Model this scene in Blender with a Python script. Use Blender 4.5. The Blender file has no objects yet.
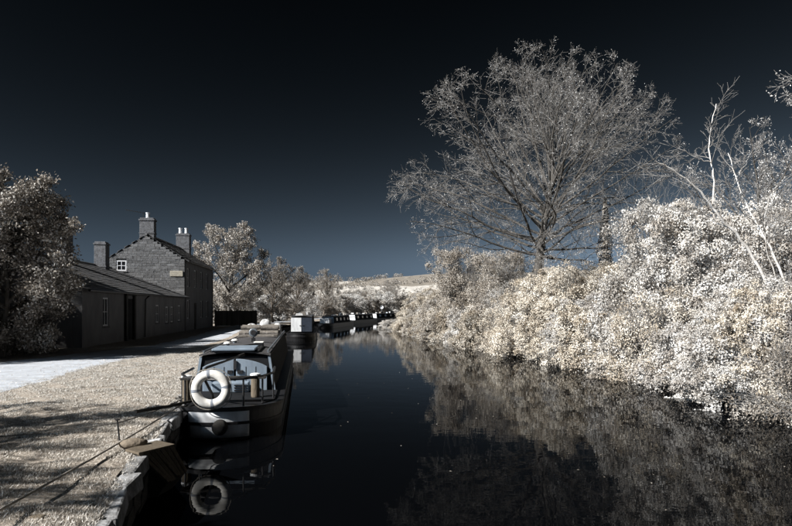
import bpy, math, random
import numpy as np
from mathutils import Vector, Matrix

# ------------------------------------------------------------------ camera, sky, sun, exposure
scene = bpy.context.scene
COL = scene.collection
EYE = 2.2            # camera height above the canal water (water is z = 0)
cam_data = bpy.data.cameras.new('camera')
cam_data.sensor_width = 36.0
cam_data.lens = 36.0 * 600 / 792
cam_data.shift_y = 45.0 / 792          # level camera with a rising front: the horizon lies below the middle
cam_data.clip_start = 0.05
cam_data.clip_end = 6000
cam = bpy.data.objects.new('camera', cam_data)
cam.location = (0, 0, EYE)
cam.rotation_euler = (math.radians(90), 0, 0)
COL.objects.link(cam)
scene.camera = cam

SUN_EL = math.radians(35)
SUN_AZ = Vector((-0.84, -0.54, 0)).normalized()     # where the sun stands: left, a little behind the camera
SUN_DIR = Vector((SUN_AZ.x * math.cos(SUN_EL), SUN_AZ.y * math.cos(SUN_EL), math.sin(SUN_EL)))

world = bpy.data.worlds.new('World')
scene.world = world
world.use_nodes = True
wn, wl = world.node_tree.nodes, world.node_tree.links
wn.clear()
sky = wn.new('ShaderNodeTexSky')
sky.sky_type = 'NISHITA'
sky.sun_disc = False
sky.sun_elevation = SUN_EL
sky.sun_rotation = math.atan2(SUN_AZ.x, SUN_AZ.y)
sky.altitude = 100
sky.air_density = 1.0
sky.dust_density = 1.0
sky.ozone_density = 1.0
# infrared response: a clear sky records very dark, brightest at the horizon, almost colourless blue
wbw = wn.new('ShaderNodeRGBToBW')
wsc = wn.new('ShaderNodeMath'); wsc.operation = 'MULTIPLY'; wsc.inputs[1].default_value = 1 / 5.0
wpw = wn.new('ShaderNodeMath'); wpw.operation = 'POWER'; wpw.inputs[1].default_value = 3.7
wtint = wn.new('ShaderNodeMix'); wtint.data_type = 'RGBA'; wtint.blend_type = 'MULTIPLY'; wtint.inputs['Factor'].default_value = 1.0
wtint.inputs['B'].default_value = (0.70, 1.0, 1.36, 1)
wbg = wn.new('ShaderNodeBackground'); wbg.inputs['Strength'].default_value = 0.05
wout = wn.new('ShaderNodeOutputWorld')
wl.new(sky.outputs[0], wbw.inputs[0]); wl.new(wbw.outputs[0], wsc.inputs[0]); wl.new(wsc.outputs[0], wpw.inputs[0])
wl.new(wpw.outputs[0], wtint.inputs['A']); wl.new(wtint.outputs['Result'], wbg.inputs['Color']); wl.new(wbg.outputs[0], wout.inputs['Surface'])

sun_data = bpy.data.lights.new('sun', 'SUN')
sun_data.energy = 5.0
sun_data.angle = math.radians(0.53)
sun_data.color = (1.0, 0.965, 0.91)
sun = bpy.data.objects.new('sun', sun_data)
sun.rotation_euler = SUN_DIR.to_track_quat('Z', 'Y').to_euler()
sun.location = (-30, -20, 40)
COL.objects.link(sun)

scene.view_settings.view_transform = 'Standard'
scene.view_settings.look = 'None'
scene.view_settings.exposure = 1.2
scene.view_settings.gamma = 1.0
scene.view_settings.use_curve_mapping = False

# ------------------------------------------------------------------ helpers
PI = math.pi
rnd = random.Random(7)

def px(x, y, d):
    """world point seen at photo pixel (x, y) at depth d metres"""
    return Vector(((x - 396) / 600 * d, d, EYE - (y - 308) / 600 * d))

def np_mesh(name, V, F, smooth=False):
    me = bpy.data.meshes.new(name)
    V = np.asarray(V, np.float32)
    Fs = F if isinstance(F, list) else [F]
    Fs = [np.asarray(f, np.int32) for f in Fs if len(f)]
    me.vertices.add(len(V)); me.vertices.foreach_set('co', V.ravel())
    li = np.concatenate([f.ravel() for f in Fs])
    tot = np.concatenate([np.full(len(f), f.shape[1], np.int32) for f in Fs])
    st = np.concatenate([[0], np.cumsum(tot)[:-1]]).astype(np.int32)
    me.loops.add(len(li)); me.loops.foreach_set('vertex_index', li)
    me.polygons.add(len(tot))
    me.polygons.foreach_set('loop_start', st); me.polygons.foreach_set('loop_total', tot)
    if smooth: me.polygons.foreach_set('use_smooth', np.ones(len(tot), bool))
    me.update(calc_edges=True); me.validate()
    return me

def link(name, me, mat, parent=None, loc=None, rot=None, kind=None):
    o = bpy.data.objects.new(name, me)
    COL.objects.link(o)
    if me is not None and mat is not None and not me.materials: me.materials.append(mat)
    if parent is not None: o.parent = parent
    if loc is not None: o.location = loc
    if rot is not None: o.rotation_euler = rot
    if kind: o['kind'] = kind
    return o

def tag(o, label, cat, group=None):
    o['label'] = label; o['category'] = cat
    if group: o['group'] = group
    return o

def empty(name, loc=(0, 0, 0), rz=0, label=None, cat=None, group=None):
    o = bpy.data.objects.new(name, None)
    o.empty_display_size = 0.2
    COL.objects.link(o)
    o.location = loc; o.rotation_euler = (0, 0, rz)
    if label: tag(o, label, cat, group)
    return o

def copy_tree(o, parent=None):
    c = o.copy(); COL.objects.link(c)
    if parent is not None: c.parent = parent
    for ch in o.children: copy_tree(ch, c)
    return c

class MB:
    """collects polygons of ONE mesh"""
    def __init__(s): s.v = []; s.f = []
    def add(s, verts, faces):
        b = len(s.v); s.v += [tuple(p) for p in verts]
        s.f += [tuple(b + i for i in f) for f in faces]; return s
    def box(s, x0, x1, y0, y1, z0, z1, jit=0, r=rnd):
        P = [(x, y, z) for z in (z0, z1) for x, y in ((x0, y0), (x1, y0), (x1, y1), (x0, y1))]
        if jit: P = [tuple(c + r.uniform(-jit, jit) for c in p) for p in P]
        return s.add(P, [(3, 2, 1, 0), (4, 5, 6, 7), (0, 1, 5, 4), (1, 2, 6, 5), (2, 3, 7, 6), (3, 0, 4, 7)])
    def hexa(s, P):
        return s.add(P, [(3, 2, 1, 0), (4, 5, 6, 7), (0, 1, 5, 4), (1, 2, 6, 5), (2, 3, 7, 6), (3, 0, 4, 7)])
    def tube(s, pts, rad, n=8, closed=False, cap=True):
        pts = [Vector(p) for p in pts]; m = len(pts)
        rad = rad if hasattr(rad, '__len__') else [rad] * m
        b = len(s.v); up = None
        for i, p in enumerate(pts):
            if closed: t = pts[(i + 1) % m] - pts[i - 1]
            else: t = pts[min(i + 1, m - 1)] - pts[max(i - 1, 0)]
            t.normalize()
            if up is None:
                up = Vector((0, 0, 1)) if abs(t.z) < 0.9 else Vector((1, 0, 0))
            a = (up - t * up.dot(t)).normalized(); c = t.cross(a); up = a
            for k in range(n):
                q = 2 * PI * k / n
                s.v.append(tuple(p + (a * math.cos(q) + c * math.sin(q)) * rad[i]))
        for i in range(m if closed else m - 1):
            j = (i + 1) % m
            for k in range(n):
                l = (k + 1) % n
                s.f.append((b + i * n + k, b + i * n + l, b + j * n + l, b + j * n + k))
        if cap and not closed:
            s.f.append(tuple(b + k for k in reversed(range(n))))
            s.f.append(tuple(b + (m - 1) * n + k for k in range(n)))
        return s
    def lathe(s, prof, c=(0, 0, 0), n=16, axis='z'):
        b = len(s.v)
        for r, h in prof:
            for k in range(n):
                q = 2 * PI * k / n
                d = (r * math.cos(q), r * math.sin(q), h)
                if axis == 'y': d = (d[0], d[2], d[1])
                if axis == 'x': d = (d[2], d[0], d[1])
                s.v.append((c[0] + d[0], c[1] + d[1], c[2] + d[2]))
        for i in range(len(prof) - 1):
            for k in range(n):
                l = (k + 1) % n
                s.f.append((b + i * n + k, b + i * n + l, b + (i + 1) * n + l, b + (i + 1) * n + k))
        s.f.append(tuple(b + k for k in reversed(range(n))))
        s.f.append(tuple(b + (len(prof) - 1) * n + k for k in range(n)))
        return s
    def prism(s, poly, d0, d1, axis='y'):
        """extrude a 2-D outline between d0 and d1 along axis"""
        n = len(poly); P = []
        for d in (d0, d1):
            for u, w in poly:
                P.append((u, d, w) if axis == 'y' else ((d, u, w) if axis == 'x' else (u, w, d)))
        F = [tuple(range(n)), tuple(reversed(range(n, 2 * n)))]
        F += [(i, (i + 1) % n + 0, (i + 1) % n + n, i + n)[::-1] for i in range(n)]
        return s.add(P, F)
    def mesh(s, name, smooth=False):
        me = bpy.data.meshes.new(name); me.from_pydata(s.v, [], s.f); me.update()
        import bmesh
        bm = bmesh.new(); bm.from_mesh(me); bmesh.ops.recalc_face_normals(bm, faces=bm.faces); bm.to_mesh(me); bm.free()
        if smooth: me.polygons.foreach_set('use_smooth', [True] * len(me.polygons))
        return me
    def build(s, name, mat, parent=None, smooth=False, bevel=0, loc=None, rot=None, kind=None):
        o = link(name, s.mesh(name, smooth), mat, parent, loc, rot, kind)
        if bevel:
            m = o.modifiers.new('bevel', 'BEVEL'); m.width = bevel; m.segments = 2; m.limit_method = 'ANGLE'
        return o

# ------------------------------------------------------------------ materials (infrared tones of the real surfaces)
MATS = {}
def new_mat(name):
    m = bpy.data.materials.new(name); m.use_nodes = True
    nt = m.node_tree; nt.nodes.clear()
    out = nt.nodes.new('ShaderNodeOutputMaterial')
    MATS[name] = m
    return m, nt.nodes, nt.links, out

def ramp(n, stops):
    r = n.new('ShaderNodeValToRGB'); e = r.color_ramp.elements
    while len(e) < len(stops): e.new(0.5)
    for i, (p, c) in enumerate(stops): e[i].position = p; e[i].color = (*c, 1)
    return r

def solid(name, c1, c2=None, scale=6, rough=0.7, bump=0.0, bscale=40, spec=0.3, metal=0, detail=6, stretch=None, objrand=0, k=0.66):
    m, n, l, out = new_mat(name)
    b = n.new('ShaderNodeBsdfPrincipled'); l.new(b.outputs[0], out.inputs[0])
    b.inputs['Roughness'].default_value = rough; b.inputs['Metallic'].default_value = metal
    b.inputs['Specular IOR Level'].default_value = spec
    tc = n.new('ShaderNodeTexCoord'); mp = n.new('ShaderNodeMapping'); l.new(tc.outputs['Object'], mp.inputs[0])
    if stretch: mp.inputs['Scale'].default_value = stretch
    if c2 is None: c2 = tuple(x * 0.72 for x in c1)
    c1 = tuple(x * k for x in c1); c2 = tuple(x * k for x in c2)
    no = n.new('ShaderNodeTexNoise'); no.inputs['Scale'].default_value = scale; no.inputs['Detail'].default_value = detail
    no.inputs['Roughness'].default_value = 0.65
    l.new(mp.outputs[0], no.inputs['Vector'])
    r = ramp(n, [(0.3, c2), (0.7, c1)]); l.new(no.outputs['Fac'], r.inputs[0])
    col = r.outputs[0]
    if objrand:
        oi = n.new('ShaderNodeObjectInfo')
        mr = n.new('ShaderNodeMapRange'); mr.inputs['To Min'].default_value = 1 - objrand; mr.inputs['To Max'].default_value = 1 + objrand * 0.6
        l.new(oi.outputs['Random'], mr.inputs['Value'])
        mx = n.new('ShaderNodeMix'); mx.data_type = 'RGBA'; mx.blend_type = 'MULTIPLY'; mx.inputs['Factor'].default_value = 1
        l.new(col, mx.inputs['A']); l.new(mr.outputs[0], mx.inputs['B']); col = mx.outputs['Result']
        ad = n.new('ShaderNodeVectorMath'); ad.operation = 'ADD'
        cb = n.new('ShaderNodeCombineXYZ'); mm = n.new('ShaderNodeMath'); mm.operation = 'MULTIPLY'; mm.inputs[1].default_value = 37
        l.new(oi.outputs['Random'], mm.inputs[0])
        for i in range(3): l.new(mm.outputs[0], cb.inputs[i])
        l.new(tc.outputs['Object'], ad.inputs[0]); l.new(cb.outputs[0], ad.inputs[1]); l.new(ad.outputs[0], mp.inputs[0])
    l.new(col, b.inputs['Base Color'])
    if bump:
        n2 = n.new('ShaderNodeTexNoise'); n2.inputs['Scale'].default_value = bscale; n2.inputs['Detail'].default_value = 8
        l.new(mp.outputs[0], n2.inputs['Vector'])
        bp = n.new('ShaderNodeBump'); bp.inputs['Strength'].default_value = bump; bp.inputs['Distance'].default_value = 0.02
        l.new(n2.outputs['Fac'], bp.inputs['Height']); l.new(bp.outputs[0], b.inputs['Normal'])
    return m

def leafmat(name, cols, trans=0.10, tone=False, k=0.82):
    m, n, l, out = new_mat(name)
    ge = n.new('ShaderNodeNewGeometry')
    r = ramp(n, [(p_, tuple(x * k for x in c_)) for p_, c_ in cols])
    if tone:      # each tuft of leaves has its own tone
        av = n.new('ShaderNodeAttribute'); av.attribute_name = 'tone'; l.new(av.outputs['Fac'], r.inputs[0])
    else: l.new(ge.outputs['Random Per Island'], r.inputs[0])
    oi = n.new('ShaderNodeObjectInfo')
    mr = n.new('ShaderNodeMapRange'); mr.inputs['To Min'].default_value = 0.66; mr.inputs['To Max'].default_value = 1.04
    l.new(oi.outputs['Random'], mr.inputs['Value'])
    mx = n.new('ShaderNodeMix'); mx.data_type = 'RGBA'; mx.blend_type = 'MULTIPLY'; mx.inputs['Factor'].default_value = 1
    l.new(r.outputs[0], mx.inputs['A']); l.new(mr.outputs[0], mx.inputs['B'])
    d = n.new('ShaderNodeBsdfDiffuse'); t = n.new('ShaderNodeBsdfTranslucent'); s = n.new('ShaderNodeMixShader')
    s.inputs[0].default_value = trans
    l.new(mx.outputs['Result'], d.inputs[0]); l.new(mx.outputs['Result'], t.inputs[0])
    l.new(d.outputs[0], s.inputs[1]); l.new(t.outputs[0], s.inputs[2]); l.new(s.outputs[0], out.inputs[0])
    return m

LEAF = leafmat('pale_leaf', [(0.0, (0.20, 0.17, 0.14)), (0.3, (0.46, 0.42, 0.375)), (0.65, (0.68, 0.65, 0.61)), (1.0, (0.86, 0.845, 0.82))], tone=True)
LEAFW = leafmat('cream_leaf', [(0.0, (0.22, 0.17, 0.12)), (0.3, (0.50, 0.435, 0.35)), (0.65, (0.74, 0.675, 0.58)), (1.0, (0.90, 0.855, 0.775))], tone=True)
LEAFC = leafmat('cool_leaf', [(0.0, (0.18, 0.155, 0.135)), (0.35, (0.42, 0.385, 0.35)), (1.0, (0.76, 0.745, 0.725))], tone=True)
LEAFB = leafmat('brown_leaf', [(0.0, (0.14, 0.12, 0.10)), (0.5, (0.35, 0.32, 0.285)), (1.0, (0.64, 0.615, 0.58))])
LEAFD = leafmat('dry_leaf', [(0.0, (0.15, 0.125, 0.10)), (0.4, (0.34, 0.30, 0.255)), (1.0, (0.66, 0.62, 0.565))], tone=True)
LEAFT = leafmat('bud_leaf', [(0.0, (0.28, 0.26, 0.24)), (0.5, (0.50, 0.485, 0.465)), (1.0, (0.78, 0.775, 0.765))], k=1.0)
GRASSB = leafmat('grass_blade', [(0.0, (0.26, 0.23, 0.195)), (0.4, (0.58, 0.545, 0.50)), (1.0, (0.80, 0.775, 0.735))], 0.25, k=0.95)
LEAFR = leafmat('tree_leaf', [(0.0, (0.22, 0.185, 0.15)), (0.5, (0.48, 0.44, 0.39)), (1.0, (0.76, 0.73, 0.69))])
BARK = solid('bark', (0.17, 0.155, 0.14), (0.045, 0.04, 0.033), 9, 0.9, 0.6, 25, stretch=(1, 1, 0.3), k=0.55)
TWIG = solid('twig_bark', (0.36, 0.345, 0.33), (0.15, 0.14, 0.13), 5, 0.85, k=0.74)
BIRCH = solid('white_bark', (0.80, 0.79, 0.77), (0.42, 0.37, 0.32), 7, 0.8, 0.3, 30, k=0.85)
BROWNTWIG = solid('brown_twig', (0.24, 0.20, 0.165), (0.11, 0.09, 0.07), 5, 0.9)
SOIL = solid('turf_soil', (0.46, 0.41, 0.355), (0.15, 0.125, 0.10), 9, 0.95, 0.9, 30, k=0.85)
LITTER = solid('bank_soil', (0.12, 0.10, 0.08), (0.04, 0.035, 0.028), 4, 0.95, 0.8, 20)
GRAVEL = solid('path_gravel', (0.46, 0.49, 0.54), (0.29, 0.30, 0.32), 3.2, 0.95, 1.0, 45, detail=12, k=1)
COPING = solid('coping_stone', (0.58, 0.59, 0.61), (0.12, 0.115, 0.11), 8, 0.9, 0.9, 22, objrand=0.35, k=0.68)
WALLST = solid('wall_stone', (0.14, 0.13, 0.12), (0.04, 0.04, 0.04), 7, 0.9, 0.8, 25, objrand=0.3)
HSTONE = solid('house_stone', (0.20, 0.202, 0.208), (0.09, 0.09, 0.093), 5, 0.9, 0.9, 16, objrand=0.32)
MORTAR = solid('mortar', (0.16, 0.157, 0.152), (0.09, 0.09, 0.09), 8, 0.95, 0.5, 40)
RENDER = solid('grey_render', (0.20, 0.20, 0.205), (0.13, 0.13, 0.135), 1.6, 0.9, 0.4, 30, stretch=(1, 1, 0.5), k=0.85)
SLATE = solid('roof_slate', (0.16, 0.16, 0.165), (0.075, 0.075, 0.08), 5, 0.65, 0.6, 14)
CHIMST = solid('chimney_stone', (0.19, 0.195, 0.21), (0.07, 0.07, 0.075), 5, 0.9, 0.9, 14)
POT = solid('chimney_pot', (0.72, 0.74, 0.77), (0.50, 0.51, 0.53), 5, 0.8, k=0.85)
FRAMEW = solid('painted_frame', (0.62, 0.63, 0.65), (0.45, 0.45, 0.47), 6, 0.6, k=0.95)
DARKWOOD = solid('dark_wood', (0.05, 0.046, 0.042), (0.02, 0.019, 0.018), 6, 0.8, 0.3, 30, stretch=(1, 1, 0.15))
FENCEM = solid('fence_wood', (0.11, 0.10, 0.092), (0.045, 0.04, 0.036), 4, 0.85, 0.4, 20, stretch=(1, 1, 0.15), objrand=0.35, k=1.3)
SIGNM = solid('sign_board', (0.50, 0.46, 0.38), (0.34, 0.31, 0.26), 8, 0.8)
BLACKH = solid('black_hull', (0.018, 0.018, 0.02), (0.008, 0.008, 0.009), 5, 0.42, 0.15, 20, spec=0.35)
WHITEP = solid('white_paint', (0.82, 0.84, 0.86), (0.50, 0.51, 0.53), 5, 0.5, 0.2, 30, stretch=(1, 1, 0.35), k=0.85)
BLUEP = solid('pale_blue_paint', (0.33, 0.40, 0.48), (0.20, 0.25, 0.31), 4, 0.5, 0.1, 20, stretch=(1, 1, 0.4), k=0.62)
NAVYP = solid('navy_paint', (0.05, 0.062, 0.085), (0.03, 0.036, 0.05), 3, 0.85, spec=0.08)
DARKP = solid('dark_paint', (0.018, 0.019, 0.022), (0.010, 0.0105, 0.012), 3, 0.75, spec=0.12)
ROOFP = solid('cabin_roof_paint', (0.10, 0.096, 0.10), (0.05, 0.048, 0.05), 5, 0.75, 0.4, 30)
BUOY = solid('buoy_white', (0.84, 0.83, 0.80), (0.56, 0.54, 0.50), 11, 0.55, k=0.85)
BAND = solid('buoy_band', (0.30, 0.33, 0.38), (0.20, 0.22, 0.26), 7, 0.6)
METAL = solid('dark_metal', (0.03, 0.03, 0.033), (0.015, 0.015, 0.016), 9, 0.4, spec=0.5)
GREYM = solid('grey_metal', (0.35, 0.39, 0.44), (0.22, 0.25, 0.28), 8, 0.45, metal=0.2, k=0.42)
ROPEM = solid('pale_rope', (0.46, 0.43, 0.39), (0.25, 0.23, 0.20), 60, 0.95, 0.6, 90)
DROPE = solid('dark_rope', (0.07, 0.065, 0.06), (0.035, 0.033, 0.03), 60, 0.95, 0.6, 90)
TIMBER = solid('weathered_timber', (0.36, 0.29, 0.21), (0.15, 0.12, 0.085), 7, 0.9, 0.7, 20, stretch=(6, 6, 0.5), objrand=0.2, k=0.42)
LOGB = solid('log_bark', (0.40, 0.36, 0.32), (0.14, 0.12, 0.10), 9, 0.9, 0.5, 20, objrand=0.25, k=0.5)
BAGW = solid('white_sack', (0.74, 0.74, 0.73), (0.52, 0.52, 0.53), 6, 0.75, 0.5, 9, k=0.5)
STONEB = solid('tan_boulder', (0.46, 0.38, 0.29), (0.26, 0.21, 0.16), 9, 0.9, 0.7, 22, k=0.42)

def make_glass():
    m, n, l, out = new_mat('window_glass')
    b = n.new('ShaderNodeBsdfPrincipled'); l.new(b.outputs[0], out.inputs[0])
    b.inputs['Base Color'].default_value = (0.012, 0.013, 0.016, 1); b.inputs['Roughness'].default_value = 0.06
    return m
GLASS = make_glass()

def make_water():
    m, n, l, out = new_mat('canal_water')
    b = n.new('ShaderNodeBsdfPrincipled'); l.new(b.outputs[0], out.inputs[0])
    b.inputs['Base Color'].default_value = (0.0012, 0.0014, 0.0018, 1)
    b.inputs['IOR'].default_value = 1.33; b.inputs['Specular IOR Level'].default_value = 0.05; b.inputs['Roughness'].default_value = 0.012
    tc = n.new('ShaderNodeTexCoord'); mp = n.new('ShaderNodeMapping'); l.new(tc.outputs['Object'], mp.inputs[0])
    mp.inputs['Scale'].default_value = (1.0, 1.6, 1)
    a = n.new('ShaderNodeTexNoise'); a.inputs['Scale'].default_value = 1.1; a.inputs['Detail'].default_value = 3
    c = n.new('ShaderNodeTexNoise'); c.inputs['Scale'].default_value = 6.0; c.inputs['Detail'].default_value = 2
    l.new(mp.outputs[0], a.inputs['Vector']); l.new(mp.outputs[0], c.inputs['Vector'])
    ad = n.new('ShaderNodeMath'); ad.operation = 'MULTIPLY_ADD'; ad.inputs[1].default_value = 0.12
    l.new(c.outputs['Fac'], ad.inputs[0]); l.new(a.outputs['Fac'], ad.inputs[2])
    bp = n.new('ShaderNodeBump'); bp.inputs['Strength'].default_value = 0.045; bp.inputs['Distance'].default_value = 0.05
    l.new(ad.outputs[0], bp.inputs['Height']); l.new(bp.outputs[0], b.inputs['Normal'])
    return m
WATER = make_water()

def make_hill():
    m, n, l, out = new_mat('hill_fields')
    b = n.new('ShaderNodeBsdfDiffuse'); l.new(b.outputs[0], out.inputs[0])
    tc = n.new('ShaderNodeTexCoord'); mp = n.new('ShaderNodeMapping'); l.new(tc.outputs['Object'], mp.inputs[0])
    mp.inputs['Scale'].default_value = (1, 0.55, 0.2); mp.inputs['Rotation'].default_value = (0, 0, 0.35)
    vo = n.new('ShaderNodeTexVoronoi'); vo.inputs['Scale'].default_value = 0.011; l.new(mp.outputs[0], vo.inputs['Vector'])
    sp = n.new('ShaderNodeSeparateColor'); l.new(vo.outputs['Color'], sp.inputs[0])
    r = ramp(n, [(0.0, (0.20, 0.18, 0.155)), (0.35, (0.27, 0.245, 0.215)), (0.6, (0.38, 0.355, 0.32)), (1.0, (0.52, 0.495, 0.46))])
    l.new(sp.outputs[0], r.inputs[0])
    no = n.new('ShaderNodeTexNoise'); no.inputs['Scale'].default_value = 0.25; no.inputs['Detail'].default_value = 8
    l.new(tc.outputs['Object'], no.inputs['Vector'])
    r2 = ramp(n, [(0.35, (0.55, 0.55, 0.55)), (0.65, (1, 1, 1))]); l.new(no.outputs['Fac'], r2.inputs[0])
    mx = n.new('ShaderNodeMix'); mx.data_type = 'RGBA'; mx.blend_type = 'MULTIPLY'; mx.inputs['Factor'].default_value = 1
    l.new(r.outputs[0], mx.inputs['A']); l.new(r2.outputs[0], mx.inputs['B']); l.new(mx.outputs['Result'], b.inputs[0])
    return m
HILL = make_hill()

# ------------------------------------------------------------------ terrain: canal, banks, path, hills
LB = [(-40, 3.0), (-10, 0.4), (0, -1.15), (4.8, -2.33), (8, -3.12), (11.2, -3.88), (20, -5.35), (28, -6.5), (40, -8.6), (52, -10.4), (66, -10.8),
      (82, -9.2), (101, -7.0), (125, 0.0), (150, 14.0)]
RB = [(-40, 9.5), (-10, 8.2), (5, 7.7), (11, 7.5), (15, 7.35), (20, 7.0), (24.4, 6.1), (28.5, 5.2), (35, 3.7), (42, 2.4), (58, 0.6), (66, -0.9),
      (74, -0.4), (85, 3.0), (100, 8.5), (125, 22), (150, 45)]
def interp(tab, y): return float(np.interp(y, [a for a, b in tab], [b for a, b in tab]))
def left_edge(y): return interp(LB, y)
def right_edge(y): return interp(RB, y) + 0.6
PATH = [(-40, -4.0, 3.6), (5, -7.0, 3.6), (11.7, -7.8, 3.9), (16, -8.5, 4.0), (20, -8.9, 3.2), (27, -8.6, 2.4), (35, -9.7, 2.3), (45, -11.6, 2.2), (60, -13.6, 2.2), (125, -10, 2.2)]
def path_right(y): return float(np.interp(y, [p[0] for p in PATH], [p[1] for p in PATH]))
def path_width(y): return float(np.interp(y, [p[0] for p in PATH], [p[2] for p in PATH]))

def snoise(x, y, z=0.0):
    return (np.sin(1.7 * x + 2.3 * np.sin(0.9 * y + z)) * np.sin(1.3 * y + 1.9 * np.sin(1.1 * x + 0.7 * z)) +
            0.5 * np.sin(3.9 * x + 1.1 + z) * np.sin(4.3 * y + 0.4 - z) + 0.25 * np.sin(9.1 * x + 2 * z) * np.sin(8.3 * y))

def left_z(x, y):
    """height of the left bank"""
    e, p = left_edge(y), path_right(y)
    w = max(e - p, 0.5); t = (e - x) / w
    z = 0.5
    if 0 < t < 1:
        k = max(0.0, math.sin(PI * t)) ** 0.7; z -= 0.03 * max(0.0, 1 - (e - x) / 0.4)
        z += k * (0.07 + 0.035 * float(snoise(x * 1.4, y * 1.4)))
        z += 0.0
    return z

def right_z(x, y):
    d = x - right_edge(y)
    if d <= 0: return -0.6 + 0.6 * max(0, 1 + d)
    a = 0.25 + 1.9 * (1 - math.exp(-d / 3.2)) * float(np.interp(y, [0, 12, 30, 55, 75], [0.9, 1.0, 1.0, 0.75, 0.25]))
    return a + 0.12 * float(snoise(x * 0.5, y * 0.5)) * min(d, 1)

def grid_sheet(name, ys, offs, fx, fz, mat):
    V = []; n = len(offs)
    for y in ys:
        for o in offs:
            x = fx(y, o); V.append((x, y, fz(x, y)))
    F = [(i * n + k, i * n + k + 1, (i + 1) * n + k + 1, (i + 1) * n + k) for i in range(len(ys) - 1) for k in range(n - 1)]
    me = np_mesh(name, V, np.array(F), True)
    o = link(name, me, mat); o['kind'] = 'structure'
    return o

ysn = np.concatenate([np.arange(-40, 3, 2.0), np.arange(3, 30, 0.22), np.arange(30, 70, 1.0), np.arange(70, 151, 3.0)])
offL = [600, 200, 80, 40, 20, 12] + list(np.arange(9, 0, -0.25)) + [0.0]
g = grid_sheet('left_bank_ground', ysn, offL, lambda y, o: left_edge(y) - 0.18 - o, left_z, SOIL)
offR = [-2.0, -0.6, 0.0, 0.25, 0.6, 1, 1.5, 2, 3, 4, 5, 6.5, 8, 10, 14, 20, 30, 50, 100, 250, 600]
ysr = np.concatenate([np.arange(-40, 4, 3.0), np.arange(4, 70, 0.8), np.arange(70, 151, 3.0)])
grid_sheet('right_bank_ground', ysr, offR, lambda y, o: right_edge(y) + o, right_z, LITTER)
# towpath: a gravel sheet just above the turf
ysp = np.arange(-30, 110, 0.6)
grid_sheet('towpath', ysp, [1, 0.8, 0.6, 0.4, 0.2, 0], lambda y, o: path_right(y) - o * path_width(y) + (0.10 * math.sin(y * 1.9) + 0.07 * math.sin(y * 4.7)) * (1 if o in (0, 1) else 0),
           lambda x, y: 0.508, GRAVEL)
w = link('canal_water', np_mesh('canal_water', [(-60, -60, 0), (110, -60, 0), (110, 165, 0), (-60, 165, 0)], np.array([(0, 1, 2, 3)])), WATER)
w['kind'] = 'structure'
bed = link('canal_bed', np_mesh('canal_bed', [(-60, -60, -1.4), (110, -60, -1.4), (110, 165, -1.4), (-60, 165, -1.4)], np.array([(0, 1, 2, 3)])), LITTER)
bed['kind'] = 'structure'

def hill_z(x, y):
    t = np.clip((y - 150) / 620, 0, None)
    crest = np.interp(x, [-1400, -600, -330, -130, 60, 330, 900, 1600], [46, 38, 33, 31, 40, 52, 66, 60])
    s = np.clip(t, 0, 1)
    z = crest * (s * s * (3 - 2 * s)) * (1 + 0.05 * np.sin(x * 0.013 + 1) + 0.035 * np.sin(x * 0.041))
    return 0.35 + z + np.where(t > 0.05, 0.9 * snoise(x * 0.03, y * 0.03), 0)
hx = np.concatenate([np.arange(-1600, -400, 60.0), np.arange(-400, 401, 10.0), np.arange(460, 1661, 60.0)])
hy = np.concatenate([np.arange(147, 900, 12.0), np.arange(900, 2400, 100.0)])
HX, HY = np.meshgrid(hx, hy); HZ = hill_z(HX, HY)
V = np.stack([HX.ravel(), HY.ravel(), HZ.ravel()], 1); nx = len(hx)
ii, kk = np.meshgrid(np.arange(len(hy) - 1), np.arange(nx - 1), indexing='ij')
F = np.stack([ii * nx + kk, ii * nx + kk + 1, (ii + 1) * nx + kk + 1, (ii + 1) * nx + kk], -1).reshape(-1, 4)
hill = link('hills', np_mesh('hills', V, F, True), HILL); hill['kind'] = 'structure'

# ------------------------------------------------------------------ vegetation generators
def leaf_quads(C, D, N, size, asp=0.55):
    """folded diamond leaves: centres C, long axis D, approximate normal N, length size -> V, F (two triangles each)"""
    D = D / (np.linalg.norm(D, axis=1, keepdims=True) + 1e-9)
    S = np.cross(D, N); S /= (np.linalg.norm(S, axis=1, keepdims=True) + 1e-9)
    U = np.cross(S, D)
    h = size[:, None]
    a = C - D * h * 0.5; b = C + S * h * asp * 0.5 + U * h * 0.10; c = C + D * h * 0.5; d = C - S * h * asp * 0.5 + U * h * 0.10
    V = np.stack([a, b, c, d], 1).reshape(-1, 3)
    n = len(C); i = np.arange(n)[:, None] * 4
    F = np.concatenate([i + np.array([[0, 1, 2]]), i + np.array([[0, 2, 3]])], 1).reshape(-1, 3)
    return V, F

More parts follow.
